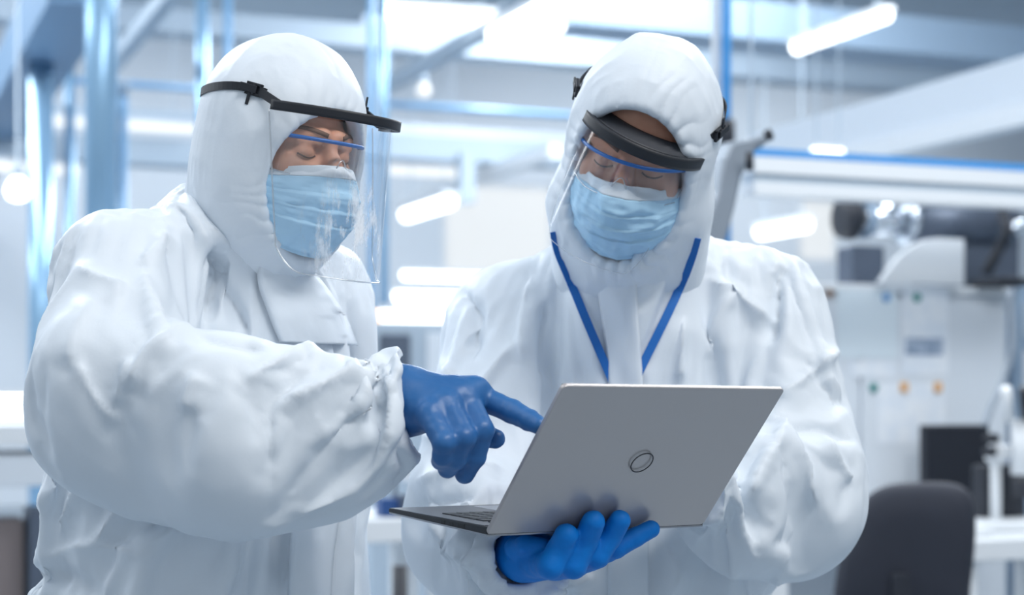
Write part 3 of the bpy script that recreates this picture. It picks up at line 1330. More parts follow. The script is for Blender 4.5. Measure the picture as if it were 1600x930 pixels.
def bench(loc_px, Y, w, d, label, ztop=.76, legs=True, shelf=False, mat=None):
    p = P(loc_px, 620, Y)
    p[2] = 0
    m = rm(p)
    t = thing('workbench', label, 'workbench', tuple(p))
    bev(Boxes().box((-w / 2, 0, ztop - .07), (w / 2, d, ztop), m).build('worktop', M_white, t), .006)
    for sx in (-1, 1):
        for y in (.03, d - .1):
            x = sx * (w / 2 - .09)
            bev(Boxes().box((x - .04, y, 0), (x + .04, y + .07, ztop - .07), m).build('leg', M_white, t), .004)
    if shelf:
        bev(Boxes().box((-w / 2 + .1, .05, .25), (w / 2 - .1, d - .05, .28), m).build('lower_shelf', M_offw, t), .004)
    return t, m


def build_right_corner():
    # white cabinet wall with papers
    Y = 6.6
    p0 = P(1234, 441, Y)
    zt = p0[2]
    a = np.array([p0[0], p0[1], 0])
    wid = float(np.linalg.norm((along(RV, p0, 1574) - p0)))
    m = rm(a)
    t = thing('control_cabinet', 'tall white control cabinet with papers and coloured magnets on its front', 'cabinet', tuple(a))
    bev(Boxes().box((-.25, 0, .0), (wid, .6, zt - .03), m).build('cabinet_body', M_offw, t), .012)
    bev(Boxes().box((-.27, -.02, zt - .03), (wid + .02, .62, zt), m).build('top_plate', M_white, t), .006)
    for x0, x1, lab in ((-.22, .30, None), (.315, wid - .03, None)):
        dr = bev(Boxes().box((x0, -.018, .1), (x1, 0, zt - .06), m).build('door', M_offw, t), .006)
        hx = x1 - .05
        bev(Boxes().box((hx - .012, -.04, .85), (hx + .012, -.018, .99), m).build('handle', M_chrome, dr), .004)
    def at(px, py):
        k = (px - 800) / K
        q = a @ RU - .02
        Y_ = q / (RU @ np.array([k, 1, 0]))
        w_ = P(px, py, Y_)
        return (w_ - a) @ RV, w_[2]
    def sheet(x0, y0, x1, y1, mat, name, lab, cat, off=.0195, parent=None):
        u0, z1 = at(x0, y0)
        u1, z0 = at(x1, y1)
        bx = Boxes().box((u0, -off - .0015, z0), (u1, -off, z1), m)
        if parent is None:
            o = bx.build(name, mat)
            return tag(o, lab, cat)
        return bx.build(name, mat, parent)
    sheet(1308, 452, 1402, 560, M_film, 'plastic_sleeve', 'glossy clear plastic sleeve hung below the blue magnet', 'sleeve')
    s = sheet(1409, 452, 1482, 586, M_paper, 'notice_sheet', 'white notice with a grey picture, below the upper teal magnet', 'paper')
    sheet(1415, 528, 1473, 556, M_print, 'picture', '', '', .0212, s)
    sheet(1372, 598, 1476, 692, M_paper, 'notice_sheet', 'white notice held by the two amber magnets', 'paper')
    sheet(1328, 562, 1400, 590, M_paper, 'notice_strip', 'narrow white paper strip above the lower teal magnet', 'paper')
    for px, py, mt, lab in ((1295, 459, M_brown, 'round brown magnet, first in the upper row'), (1384, 465, M_magblue, 'round pale blue magnet above the plastic sleeve'), (1432, 465, M_teal, 'round teal magnet above the notice with a picture'), (1364, 606, M_teal, 'round teal magnet beside the amber pair')):
        u, z = at(px, py)
        c = m @ Vector((u, -.022, z))
        o = Boxes().lathe([(.0175, 0), (.0175, .006), (.013, .010)], c, -RU, 20).build('magnet', mt, None, True)
        tag(o, lab, 'magnet', 'magnets on the white cabinet')
    for px, lab in ((1411, 'square amber magnet next to the lower teal magnet'), (1464, 'square amber magnet farther from the lower teal magnet')):
        u, z = at(px, 605)
        o = bev(Boxes().box((u - .017, -.034, z - .02), (u + .017, -.022, z + .02), m).build('magnet', M_amber), .003)
        tag(o, lab, 'magnet', 'magnets on the white cabinet')
    # machine on top of the cabinet
    q = P(1320, 440, Y + .15)
    t = thing('pump_unit', 'dark grey pump with a wide pipe, lying on the white cabinet', 'machine', (q[0], q[1], zt))
    axp = P(1440, 345, Y + .3)
    def on_ax(px):
        return along(RV, axp, px)
    b = Boxes().lathe([(.085, 0), (.085, .35)], on_ax(1422), RV, 36)
    b = Boxes().tube(on_ax(1418), on_ax(1576), .083, 36).build('pipe', M_dgrey, t, True)
    ring = Boxes().lathe([(.078, -.02), (.098, -.016), (.098, .016), (.078, .02)], on_ax(1414), RV, 36).build('clamp_ring', M_chrome, t, True)
    Boxes().tube(on_ax(1340), on_ax(1412), .060, 32, .075).build('reducer', M_chrome, t, True)
    fl = Boxes().lathe([(.03, -.02), (.082, -.02), (.088, 0), (.088, .03), (.06, .04)], on_ax(1322), RV, 36).build('flange', M_dark, t, True)
    Boxes().lathe([(.082, 0), (.082, .025)], on_ax(1346), RV, 36).build('collar', M_steel, t, True)
    bl = Boxes().box((0, 0, 0), (.15, .12, P(0, 384, Y + .15)[2] - zt), rm((P(1332, 440, Y + .12) * [1, 1, 0]) + [0, 0, zt])).build('pump_block', M_dgrey, t)
    bev(bl, .01)
    # curved white guard plate
    g0 = P(1382, 438, Y - .0)
    gw = float(np.linalg.norm(along(RV, g0, 1512) - g0))
    gh = P(0, 368, Y)[2] - zt
    prof = [(0, 0), (gw, 0), (gw, gh)] + [(gw * (1 - k) * 1.0 if k < 1 else 0, gh * (1 - (max(0, k - .25) / .75) ** 2.4)) for k in np.linspace(.12, .97, 14)]
    gd = Boxes().prism(prof, .02, .06, rm((g0[0], g0[1], zt))).build('guard_plate', M_white, t)
    bev(gd, .004)
    # dark housing at the far end with a bent hose
    h0 = P(1514, 440, Y + .25)
    q0 = np.array([h0[0], h0[1], zt])
    hs = t
    zz = P(0, 322, Y + .25)[2] - zt
    bev(Boxes().box((0, .1, 0), (.33, .4, zz), rm(q0)).build('housing_body', M_dgrey, hs), .015)
    pts = spline([P(1566, 330, Y + .15), P(1572, 362, Y + .1), P(1556, 398, Y + .08), P(1540, 428, Y + .1)], 6)
    V, F = tube_mesh(pts, .022, 14)
    mesh_obj('hose', V, F, M_dark, hs)
    bev(Boxes().box((.05, -.14, 0), (.19, .06, .03), rm(q0)).build('hose_foot', M_dark, hs), .006)
    Boxes().lathe([(.03, 0), (.03, .06), (.02, .07)], P(1582, 358, Y + .12), -RU, 20).build('valve', M_chrome, hs, True)
    # blue edged rail overhead
    r0 = P(1168, 238, 6.0)
    r1 = along(RV, r0, 1680)
    t = thing('overhead_rail', 'white overhead rail with a blue top edge, above the dark pump', 'rail', tuple((r0 + r1) / 2))
    bar(r0, r1, .05, .026).build('blue_edge', M_blue, t)
    bar(r0 - RZ * .048, r1 - RZ * .048, .10, .058).build('upper_channel', M_white, t)
    bar(r0 - RZ * .092, r1 - RZ * .092, .07, .03).build('groove', M_beam, t)
    bar(r0 - RZ * .130, r1 - RZ * .130, .10, .046).build('lower_channel', M_white, t)
    for k in (.01, .985):
        p = r0 + (r1 - r0) * k
        Boxes().tube(p, (p[0], p[1], 5.8), .006, 8).build('hanger', M_beam, t)
    # grey swivel arm behind the hood
    Ya = 4.2
    poly = [(1086, 392), (1122, 392), (1142, 330), (1154, 280), (1172, 240), (1200, 222), (1208, 212), (1200, 205), (1168, 216), (1136, 222), (1122, 250), (1112, 300), (1092, 350)]
    o_ = P(1120, 300, Ya)
    pr = [((x - 1120) / K * Ya, (300 - y) / K * Ya) for x, y in poly]
    t = thing('swivel_arm', 'grey swivel arm on a post, jutting out behind the right hood', 'machine arm', (o_[0], o_[1], 0))
    bev(Boxes().prism(pr[::-1], -.03, .05, rm(o_)).build('arm', M_mgrey, t), .008)
    Boxes().tube((o_[0] - .02, o_[1] + .02, 0), (o_[0] - .02, o_[1] + .02, o_[2] - .1), .04, 24).build('post', M_mgrey, t, True)
    Boxes().tube(P(1196, 213, Ya - .03), P(1206, 209, Ya - .03), .014, 14).build('tip', M_dark, t, True)
    Boxes().tube(P(1171, 238, Ya - .05), P(1171, 266, Ya - .05), .010, 12).build('knob', M_dark, t, True)
    # bench with monitor, microscope
    zt1 = P(0, 846, 5.45)[2]
    tb, m1 = bench(1640, 5.59, .78, .55, 'white workbench with a microscope, in front of the dark monitor', ztop=zt1)
    zt2 = P(0, 842, 6.12)[2]
    tb2, m2 = bench(1352, 6.14, .86, .45, 'long white bench behind the black chair, carrying the dark monitor', ztop=zt2, shelf=True)
    # monitor
    c = P(1496, 800, 6.58)
    t = thing('monitor', 'dark computer monitor standing behind the black chair', 'monitor', (c[0], c[1], zt2))
    mm = rm((c[0], c[1], 0))
    z0, z1 = P(0, 806, 6.58)[2], P(0, 664, 6.58)[2]
    bev(Boxes().box((-.15, .0, z0), (.15, .04, z1), mm).build('screen_case', M_dark, t), .008)
    Boxes().box((-.14, -.003, z0 + .012), (.14, .0001, z1 - .012), mm).build('screen', material('screen_off', srgb(26, 31, 42), .25), t)
    bev(Boxes().box((-.03, .02, zt2 + .01), (.03, .05, z0 + .06), mm).build('neck', M_dark, t), .004)
    bev(Boxes().box((-.11, -.05, zt2), (.11, .09, zt2 + .014), mm).build('foot', M_dark, t), .004)
    # microscope
    c = P(1580, 840, 5.9)
    t = thing('microscope', 'white stereo microscope with black knobs on the right bench', 'microscope', (c[0], c[1], zt1))
    def pp(px, py, dy=0):
        return P(px, py, 5.9 + dy)
    bev(Boxes().box((-.17, -.06, zt1), (.16, .2, zt1 + .035), rm((c[0], c[1], 0))).build('stand_base', M_white, t), .01)
    Boxes().tube(pp(1556, 822, .08), pp(1556, 690, .08), .019, 20).build('pillar', M_white, t, True)
    bev(bar(pp(1540, 712, .06), pp(1612, 700, .06), .06, .045).build('arm', M_white, t), .01)
    Boxes().tube(pp(1596, 742), pp(1596, 655), .036, 20).build('optics_body', M_white, t, True)
    for s in (-1, 1):
        Boxes().tube(pp(1590 + s * 14, 655, -.02), pp(1586 + s * 14, 608, -.1), .019, 16).build('eyepiece', M_white if s < 0 else M_dark, t, True)
    Boxes().tube(pp(1596, 778), pp(1596, 742), .028, 18, .034).build('objective', M_dark, t, True)
    for px, py in ((1547, 685), (1546, 706)):
        Boxes().tube(pp(px - 4, py, -.02), pp(px + 8, py, .06), .018, 16).build('focus_knob', M_dark, t, True)
    bev(Boxes().box((-.02, .12, zt1 + .01), (.16, .2, zt1 + .22), rm((c[0], c[1], 0))).build('lamp_house', M_dark, t), .01)
    for px, w, hh, mt, lab in ((1532, .05, .03, M_white, 'small white tray at the front of the microscope bench'), ):
        q = P(px, 842, 5.60)
        tag(bev(Boxes().box((-w, 0, zt1), (w, .1, zt1 + hh), rm((q[0], q[1], 0))).build('tray', mt), .006), lab, 'tray')
    # cable from the cabinet edge
    pts = spline([P(1578, 450, 6.3), P(1582, 540, 6.3), P(1566, 600, 6.3), P(1548, 640, 6.25), P(1540, 664, 6.2)], 6)
    V, F = tube_mesh(pts, .012, 10)
    tag(mesh_obj('cable', V, F, M_mgrey, None), 'grey cable hanging down beside the white cabinet', 'cable')
    q = np.array(m @ Vector((wid + .10, .1, 0)))
    q[2] = P(1576, 445, 7.2)[2]
    t = thing('instrument_rack', 'blue grey instrument rack at the right end of the cabinet', 'rack', (q[0], q[1], 0))
    bev(Boxes().box((.02, 0, 0), (.7, .5, q[2] + .0), rm((q[0], q[1], 0))).build('rack_case', M_steel, t), .01)
    for k in range(4):
        z = q[2] - .08 - .2 * k
        bev(Boxes().box((.05, -.015, z - .15), (.67, 0, z), rm((q[0], q[1], 0))).build('drawer_front', M_offw if k % 2 else M_beam, t), .004)
    # small things on the middle bench
    for px, w, lab in ((1238, .025, 'short black tool nearest the right person on the middle bench'), (1266, .03, 'longer black tool on the middle bench')):
        q = P(px, 838, 6.14)
        tag(bev(Boxes().box((-w, 0, zt2), (w, .03, zt2 + .018), rm((q[0], q[1], 0))).build('tool', M_dark), .004), lab, 'tool')
    q = P(1322, 838, 6.25)
    o = Boxes().box((-.022, 0, zt2), (.022, .012, zt2 + .1), rm((q[0], q[1], 0))).build('card_stand', M_beige)
    tag(bev(o, .002), 'upright beige card stand on the middle bench', 'card')
    q = P(1294, 838, 6.3)
    tag(bev(Boxes().box((-.035, 0, zt2), (.035, .1, zt2 + .08), rm((q[0], q[1], 0))).build('white_box', M_white), .006), 'small white box beside the beige card', 'box')


def build_chair():
    Y = 4.9
    c = P(1412, 900, Y)
    t = thing('office_chair', 'black office chair with a rounded backrest in front of the white bench', 'chair', (c[0], c[1], 0))
    # backrest: outline read at the chair's distance, gently curved shell
    out = [(1305, 930), (1312, 880), (1330, 830), (1350, 785), (1378, 762), (1420, 754), (1480, 753), (1508, 764), (1519, 790), (1520, 840), (1514, 900), (1505, 960), (1460, 990), (1360, 990), (1312, 965)]
    pl = np.array([((x - 1412) / K * Y, (620 - y) / K * Y + CAM_Z) for x, y in out])
    cl = spline(np.concatenate([pl, pl[:1]]), 6)[:-1]
    ce = cl.mean(0)
    V, F = [], []
    m = len(cl)
    yy = math.radians(-14)
    M = Matrix.Translation(Vector((c[0], c[1], 0))) @ Matrix.Rotation(yy, 4, 'Z')
    lv = [(0.0, .062), (.5, .066), (.8, .058), (.94, .038), (1.0, 0.0), (.97, -.02), (.9, -.03), (.84, -.02), (.5, -.012), (0.0, -.012)]
    for sc, d in lv:
        for q in cl:
            x, z = ce + (q - ce) * sc
            cy = -.55 * (x * x)
            p = M @ Vector((x, d - cy * 1.0, z)) if False else M @ Vector((x, -d + cy + .0, z))
            V.append(tuple(p))
    for i in range(len(lv) - 1):
        for k in range(m):
            F.append((i * m + k, i * m + (k + 1) % m, (i + 1) * m + (k + 1) % m, (i + 1) * m + k))
    Boxes().add(V, F).build('backrest', M_chair, t, True)
    bx = Boxes()
    bk = bar(M @ Vector((0, -.075, .46)), M @ Vector((0, -.068, .80)), .07, .02).build('back_support', M_dark, t)
    bev(bk, .005)
    f = Field()
    f.cone(M @ Vector((-.12, .2, .47)), M @ Vector((.12, .2, .47)), .05, .05, .03)
    seat = Boxes()
    sp = [(.23 * math.copysign(abs(math.cos(a)) ** .5, math.cos(a)), .24 * math.copysign(abs(math.sin(a)) ** .5, math.sin(a))) for a in np.linspace(0, 2 * PI, 40)[:-1]]
    V, F = [], []
    n = len(sp)
    prof = [(0, .50), (.8, .505), (.95, .495), (1, .47), (.96, .44), (.8, .43), (0, .43)]
    for s, z in prof:
        for x, y in sp:
            V.append(tuple(M @ Vector((x * s, .2 + y * s, z))))
    for i in range(len(prof) - 1):
        for k in range(n):
            F.append((i * n + k, i * n + (k + 1) % n, (i + 1) * n + (k + 1) % n, (i + 1) * n + k))
    Boxes().add(V, F).build('seat', M_chair, t, True)
    b = M @ Vector((0, .2, 0))
    Boxes().tube((b[0], b[1], .09), (b[0], b[1], .44), .03, 20).build('gas_lift', M_dark, t, True)
    for k in range(5):
        a = 2 * PI * k / 5 + .3
        e = np.array([b[0] + .29 * math.cos(a), b[1] + .29 * math.sin(a), .075])
        lg = bev(bar((b[0], b[1], .11), e, .05, .03).build('leg', M_dark, t), .006)
        Boxes().lathe([(.012, -.022), (.03, -.02), (.03, .02), (.012, .022)], e - [0, 0, .045], (-math.sin(a), math.cos(a), 0), 18).build('caster', M_dark, lg, True)


def build_left_and_middle():
    # bench at the left edge
    Yl = 5.6
    t, m = bench(-40, Yl, .95, .6, 'pale workbench at the left edge behind the pointing person', ztop=P(0, 664, Yl)[2])
    zt = P(0, 664, Yl)[2]
    p = P(-40, 620, Yl)
    bev(Boxes().box((-.1, .04, 1.0), (.30, .56, zt - .1), m).build('drawer_unit', M_offw, t), .006)
    bev(Boxes().box((.315, .12, .95), (.345, .5, zt - .075), m).build('side_panel', M_dgrey, t), .004)
    for py, px2, lab in ((622, 42, 'upper of two bright lamp tubes over the left bench'), (645, 52, 'lower of two bright lamp tubes over the left bench')):
        a = P(-60, py, Yl + .1)
        lamp(a, along(RV, a, px2), .042, lab, group='bench lamps')
    for k, (px, py, w, h, mt, lab) in enumerate(((-14, 800, .10, .12, M_wood, 'tall brown grey bin under the left bench'), (60, 850, .042, .10, M_dgrey, 'tall narrow dark grey bin under the left bench'))):
        q = P(px, py, Yl + .3)
        z0 = 0
        tag(bev(Boxes().box((-w, -.1, z0), (w, .1, z0 + (.88 if k == 0 else .92)), rm((q[0], q[1], 0))).build('storage_box', mt), .008), lab, 'box')
    # far machine with an orange lamp, between the two people
    Y = 8.0
    q = P(634, 590, Y)
    zt = P(0, 503, Y)[2]
    t = thing('assembly_machine', 'grey boxed machine with an orange lamp, seen between the two people', 'machine', (q[0], q[1], 0))
    mm = rm((q[0], q[1], 0))
    bev(Boxes().box((-.17, 0, .0), (.40, .6, zt), mm).build('machine_body', M_beam, t), .015)
    bev(Boxes().box((-.13, -.012, zt - .22), (.02, 0, zt - .06), mm).build('control_panel', M_dgrey, t), .004)
    bev(Boxes().box((.1, -.012, zt - .5), (.36, 0, zt - .05), mm).build('access_door', M_offw, t), .006)
    Boxes().lathe([(.026, 0), (.028, .04), (.018, .055)], mm @ Vector((-.12, .1, zt)), RZ, 18).build('signal_lamp', M_orange, t, True)
    for i, (py, a_, b_, lab) in enumerate(((429, 628, 790, 'faint upper lamp tube above the grey machine'), (462, 616, 722, 'bright middle lamp tube above the grey machine'), (492, 594, 708, 'bright lowest lamp tube right above the grey machine'))):
        p = P(a_, py, 9.5)
        lamp(p, along(RV, p, b_), .085 if i else .06, lab, group='machine lamps')
    # bench in the gap
    Y = 5.0
    zt = P(0, 812, Y)[2]
    t, m = bench(590, Y, .62, .5, 'narrow white bench in the gap below the pointing hand', ztop=zt, shelf=True)
    q = P(610, 800, Y + .1)
    tag(bev(Boxes().box((-.03, 0, zt), (.03, .06, zt + .055), rm((q[0], q[1], 0))).build('parts_bin', M_navy), .004), 'small dark blue bin on the bench in the gap', 'bin')
    q = P(638, 800, Y + .1)
    tag(bev(Boxes().box((-.022, 0, zt), (.022, .06, zt + .065), rm((q[0], q[1], 0))).build('parts_bin', M_dgrey), .004), 'small dark grey bin next to the blue bin', 'bin')
    q = P(625, 860, Y - .15)
    tag(Boxes().tube((q[0], q[1], 0), (q[0], q[1], zt - .12), .022, 16).build('black_canister', M_dark, None, True), 'tall black canister below the bench in the gap', 'canister')
    # small magnifier lamps standing on that bench
    for px, py, rr, lab in ((594, 734, .030, 'white round bench lamp head nearer the pointing person'), (638, 738, .032, 'white round bench lamp head nearer the laptop')):
        c = P(px, py, Y + .2)
        t = thing('bench_lamp', lab, 'lamp', (c[0], c[1], zt))
        Boxes().lathe([(.026, 0), (.026, .012), (.008, .018)], (c[0] + .03, c[1], zt), RZ, 20).build('lamp_base', M_white, t, True)
        V, F = tube_mesh(spline([(c[0] + .03, c[1], zt + .01), (c[0] + .045, c[1] + .02, zt + .1), (c[0] + .0, c[1], c[2])], 6), .006, 8)
        mesh_obj('lamp_arm', V, F, M_dgrey, t)
        Boxes().lathe([(.01, .03), (rr, .012), (rr, -.008), (rr * .8, -.014)], c, (0, -.8, -.6) if False else (0, .8, .6), 22).build('lamp_head', M_white, t, True)


build_hall()
build_columns()
build_right_corner()
build_chair()
build_left_and_middle()
build_lamps()
def left_suit_field():
    f = Field()
    sd = np.array([-.66, -.75, 0])
    fw = np.array([.75, -.66, 0])
    # torso
    f.cone(P(360, 500, 2.2), P(310, 720, 2.19), .125, .165, .05, sd, 1.12)
    f.cone(P(310, 720, 2.19), P(305, 860, 2.19), .165, .18, .06, sd, 1.12)
    f.cone(P(410, 560, 2.17), P(390, 700, 2.17), .115, .14, .06)
    f.cone(P(305, 860, 2.19), P(308, 1010, 2.19), .178, .175, .03, sd, 1.1)
    # neck, shoulders
    f.cone(P(385, 360, 2.12), P(350, 440, 2.17), .066, .09, .04)
    f.cone(P(325, 372, 2.2), P(300, 470, 2.22), .066, .11, .05)
    f.cone(P(340, 410, 2.17), P(195, 452, 2.04), .075, .085, .05)
    f.cone(P(360, 420, 2.19), P(500, 470, 2.3), .075, .075, .05)
    # right arm
    f.chain([P(193, 455, 2.04), P(160, 575, 1.93), P(350, 624, 1.885), P(500, 640, 1.905), P(602, 632, 1.925), P(660, 626, 1.93)],
            [.088, .082, .08, .068, .058, .062], .035)
    # left arm hanging behind
    f.chain([P(500, 475, 2.3), P(512, 690, 2.38), P(524, 985, 2.33)], [.075, .062, .05], .03)
    # legs
    for x, y, a, b in ((-.48, 2.16, -.50, 2.14), (-.32, 2.28, -.30, 2.32)):
        f.cone((x, y, .86), (a, b, .5), .125, .095, .05)
        f.cone((a, b, .5), (a, b + .02, .12), .095, .075, .03)
    f.sphcut(P(634, 626, 1.93), P(734, 620, 1.93) - P(634, 626, 1.93), P(680, 626, 1.93), .12, .006)
    f.sphcut(P(524, 985, 2.33), (0, 0, -1), P(524, 1040, 2.33), .1, .006)
    f.cone(P(618, 626, 1.93), P(680, 626, 1.93), .046, .05, .006, sub=True)
    return f
# ---- the laptop's frame, needed by the hands that hold it
LO = np.array([-.0268, 1.9384, -.1572 + CAM_Z])
LH = nrm([.2670, .1862, -.0028])
LB = nrm(np.array([-.1272, .1816, .0093]) - LH * (LH @ np.array([-.1272, .1816, .0093])))
LU = np.cross(LH, LB)
LA = math.radians(128.2)
LL = LB * math.cos(LA) + LU * math.sin(LA)
LN = np.cross(LL, LH)
if LN[1] > 0:
    LN = -LN
LW, LD = .325, .222


def lidpt(px, py, off):
    d = P(px, py, 1.0) - np.array([0, 0, CAM_Z])
    o = np.array([0, 0, CAM_Z])
    t = ((LO + LN * off - o) @ LN) / (d @ LN)
    return o + d * t


def build_left_person():
    me = thing('person', 'person in white hooded suit, straight face shield, pointing with one gloved finger', 'person', (-.42, 2.2, 0), 'technicians in white suits')
    f = left_suit_field()
    V, Q = nets(f, .0085)
    B = nets(f, .016, off=-.022)
    cuff = P(625, 626, 1.93)
    pin = np.clip(1 - (np.linalg.norm(V - cuff, axis=1) - .03) / .05, 0, 1)
    pin = np.maximum(pin, np.clip((V[:, 2] - 1.46) / .04, 0, 1) * .6)
    pin = np.maximum(pin, np.clip(1.3 - np.linalg.norm(V - P(385, 440, 2.13), axis=1) / .14, 0, 1) * .5)
    pin = np.maximum(pin, .03)
    st = LEFT_FOLDS
    V = strokes(V, Q, [(s[0], s[1] * 1.3, s[2] * .7) + tuple(s[3:]) for s in st])
    V = crumple_part(V, Q, V[:, 2] > .93, pin, B, **CLOTH)
    V, Q = subdivide(V, Q)
    V = relax(V, Q, 3, .5)
    V = crinkle(V, Q, 4)
    V = strokes(V, Q, [(s[0], s[1] * .85) + tuple(s[2:]) for s in st], 1.9)
    # elastic waist pulled in at the small of the back
    N = vnormals(V, Q)
    zw = P(60, 893, 2.2)[2]
    back = np.clip(-(V - P(305, 860, 2.19)) @ np.array([.95, -.3, 0]) / .12, 0, 1)
    D = -.020 * np.exp(-((V[:, 2] - zw + .02 * vnoise(V * 9, 4)) / .012) ** 2) * back
    D += .0025 * np.sin(np.arctan2(V[:, 1] - 2.19, V[:, 0] + .4) * 60) * np.exp(-((V[:, 2] - zw) / .03) ** 2) * back
    V = V + N * D[:, None]
    suit = mesh_obj('coverall', V, Q, M_suit, me)
    sb = BVHTree.FromPolygons(V.tolist(), Q.tolist())
    fv, ff = drape(sb, [(455, 738), (458, 800), (455, 870), (452, 940)], [(528, 745), (529, 800), (519, 870), (514, 940)], 2.0, lift=.007)
    solid(mesh_obj('zip_flap', fv, ff, M_suit, suit), .003)['label'] = 'wide storm flap down the front'
    fv, ff = drape(sb, [(408, 404), (404, 440), (420, 490), (437, 535)], [(480, 420), (500, 440), (535, 490), (556, 540)], 2.02, lift=.010)
    solid(mesh_obj('collar_flap', fv, ff, M_suit, suit), .003)['label'] = 'turned over flap below the chin'
    C, R = np.zeros(3), np.eye(3)
    L = lambda *p: np.array(p, float)
    with Frame(P(442, 233, 2.1), 50, 9, 2, .93) as fr:
        ii = fr.inn
        hv, hq = hood_mesh(C, R, (ii(P(374, 424, 2.17)), .084), .003, ((0, -.10, -.042), (.082, .095, .096)), 2,
                           extra=lambda f_, L_: f_.cone(L_(-.005, .030, -.05), ii(P(338, 395, 2.23)), .078, .072, .05), top=(.107, .030, .100))
        mesh_obj('hood', hv, hq, M_suit, suit)
        hb = BVHTree.FromPolygons(hv.tolist(), hq.tolist())
        skin_head(C, R, ii(P(385, 400, 2.13)), ii(P(380, 480, 2.19)), me)
        mask_obj(C, R, me, 3, chin=-.134)
        glasses_obj(C, R, me)
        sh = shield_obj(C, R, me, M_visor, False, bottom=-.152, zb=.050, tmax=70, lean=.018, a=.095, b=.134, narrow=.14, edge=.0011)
        o, pts, ns = strap_on(sh, hb, C, R, [(-52, .064), (-70, .068), (-95, .064), (-130, .056), (-180, .052), (-230, .056), (-265, .064), (-290, .068), (-308, .064)], .0105, M_black, label='black elastic strap round the hood')
        i = 3
        buckle_on(sh, pts[i], ns[i], pts[i + 1] - pts[i])
        buckle_on(sh, pts[-i - 1], ns[-i - 1], pts[-i - 2] - pts[-i - 1])
        for s in (-1, 1):   # short tabs from band to strap
            t = math.radians(s * 68)
            a_ = L(.095 * math.sin(t), -.03 - .134 * math.cos(t), .052)
            b_ = pts[2] if s < 0 else pts[-3]
            nn = L(math.sin(t), -math.cos(t), 0)
            Vt, Ft = ribbon_mesh(np.linspace(a_, b_, 6), [nn] * 6, .011, .003)
            mesh_obj('strap_tab', Vt, Ft, M_black, sh, smooth=False)
    # pointing hand
    fingers = [
        ([P(752, 622, 1.935), P(800, 643, 1.915), P(826, 656, 1.893), P(843, 665, 1.880)], [.0140, .0130, .0118, .0102]),
        ([P(728, 625, 1.915), P(752, 672, 1.888), P(741, 714, 1.898), P(726, 741, 1.914)], [.0150, .0142, .0128, .0112]),
        ([P(698, 634, 1.895), P(724, 684, 1.868), P(712, 716, 1.880), P(699, 732, 1.896)], [.0150, .0140, .0125, .0110]),
        ([P(672, 648, 1.882), P(694, 692, 1.858), P(692, 712, 1.868), P(688, 720, 1.882)], [.0145, .0128, .0115, .0102]),
        ([P(690, 650, 1.955), P(738, 672, 1.965), P(760, 682, 1.960), P(774, 686, 1.950)], [.0150, .0138, .0125, .0110]),
    ]
    w0 = P(632, 627, 1.93)
    palm = [(w0, P(741, 613, 1.930), .030, .0190), (w0, P(718, 622, 1.913), .031, .0185), (w0, P(690, 636, 1.897), .030, .0175),
            (w0, P(668, 650, 1.888), .030, .0165), (w0, P(700, 648, 1.945), .027, .0160)]
    gv, gq = glove_mesh([P(604, 626, 1.93), P(624, 627, 1.93), w0], [.040, .0385, .031], palm, fingers, cuff=None, seed=2)
    gl = mesh_obj('glove', gv, gq, M_glove, me)
    gl['label'] = 'dark blue glove with outstretched index finger'
    cv = spline([P(617, 626, 1.93) + .0405 * (math.cos(a) * np.array([.05, 1, 0]) + math.sin(a) * np.array([.12, 0, 1.0])) for a in np.linspace(0, 2 * PI, 25)], 2)
    tv, tf = tube_mesh(cv, .0022, 8)
    mesh_obj('rolled_cuff', tv, tf, M_glove, gl)
    # hand hanging at the side
    b = P(524, 985, 2.33)
    dn = np.array([.02, -.03, -1.0])
    fs = []
    for i, (dy, ln) in enumerate(((-.033, .07), (-.011, .078), (.011, .073), (.033, .058))):
        k0 = b + dn * .085 + np.array([0, dy, 0])
        fs.append(([k0, k0 + dn * ln * .5 + np.array([-.006, 0, 0]), k0 + dn * ln * .8 + np.array([-.02, 0, 0]), k0 + dn * ln + np.array([-.034, 0, 0])], [.0115, .0108, .010, .009]))
    t0 = b + dn * .035 + np.array([-.01, -.03, 0])
    fs.append(([t0, t0 + np.array([-.012, -.022, -.03]), t0 + np.array([-.018, -.03, -.06])], [.014, .0125, .0105]))
    pl = [(b, b + dn * .08 + np.array([0, y, 0]), .026, .015) for y in (-.03, -.01, .01, .03)]
    gv, gq = glove_mesh([b - dn * .03, b], [.03, .027], pl, fs, h=.0032)
    mesh_obj('glove', gv, gq, M_glove, me)
    boots(me, [(-.50, 2.16), (-.30, 2.34)], np.array([.75, -.66, 0]))
    return me


def boots(me, feet, fw):
    for x, y in feet:
        a = np.array([x, y, .0])
        f = Field()
        f.cone(a + [0, 0, .16], a + [0, 0, .05], .062, .055, .02)
        f.cone(a + fw * -.03 + [0, 0, .045], a + fw * .15 + [0, 0, .038], .046, .04, .03)
        f.plane(a, (0, 0, -1), .004)
        f.plane(a + [0, 0, .17], (0, 0, 1), .004)
        V, Q = nets(f, .007)
        mesh_obj('boot', V, Q, M_sole, me)


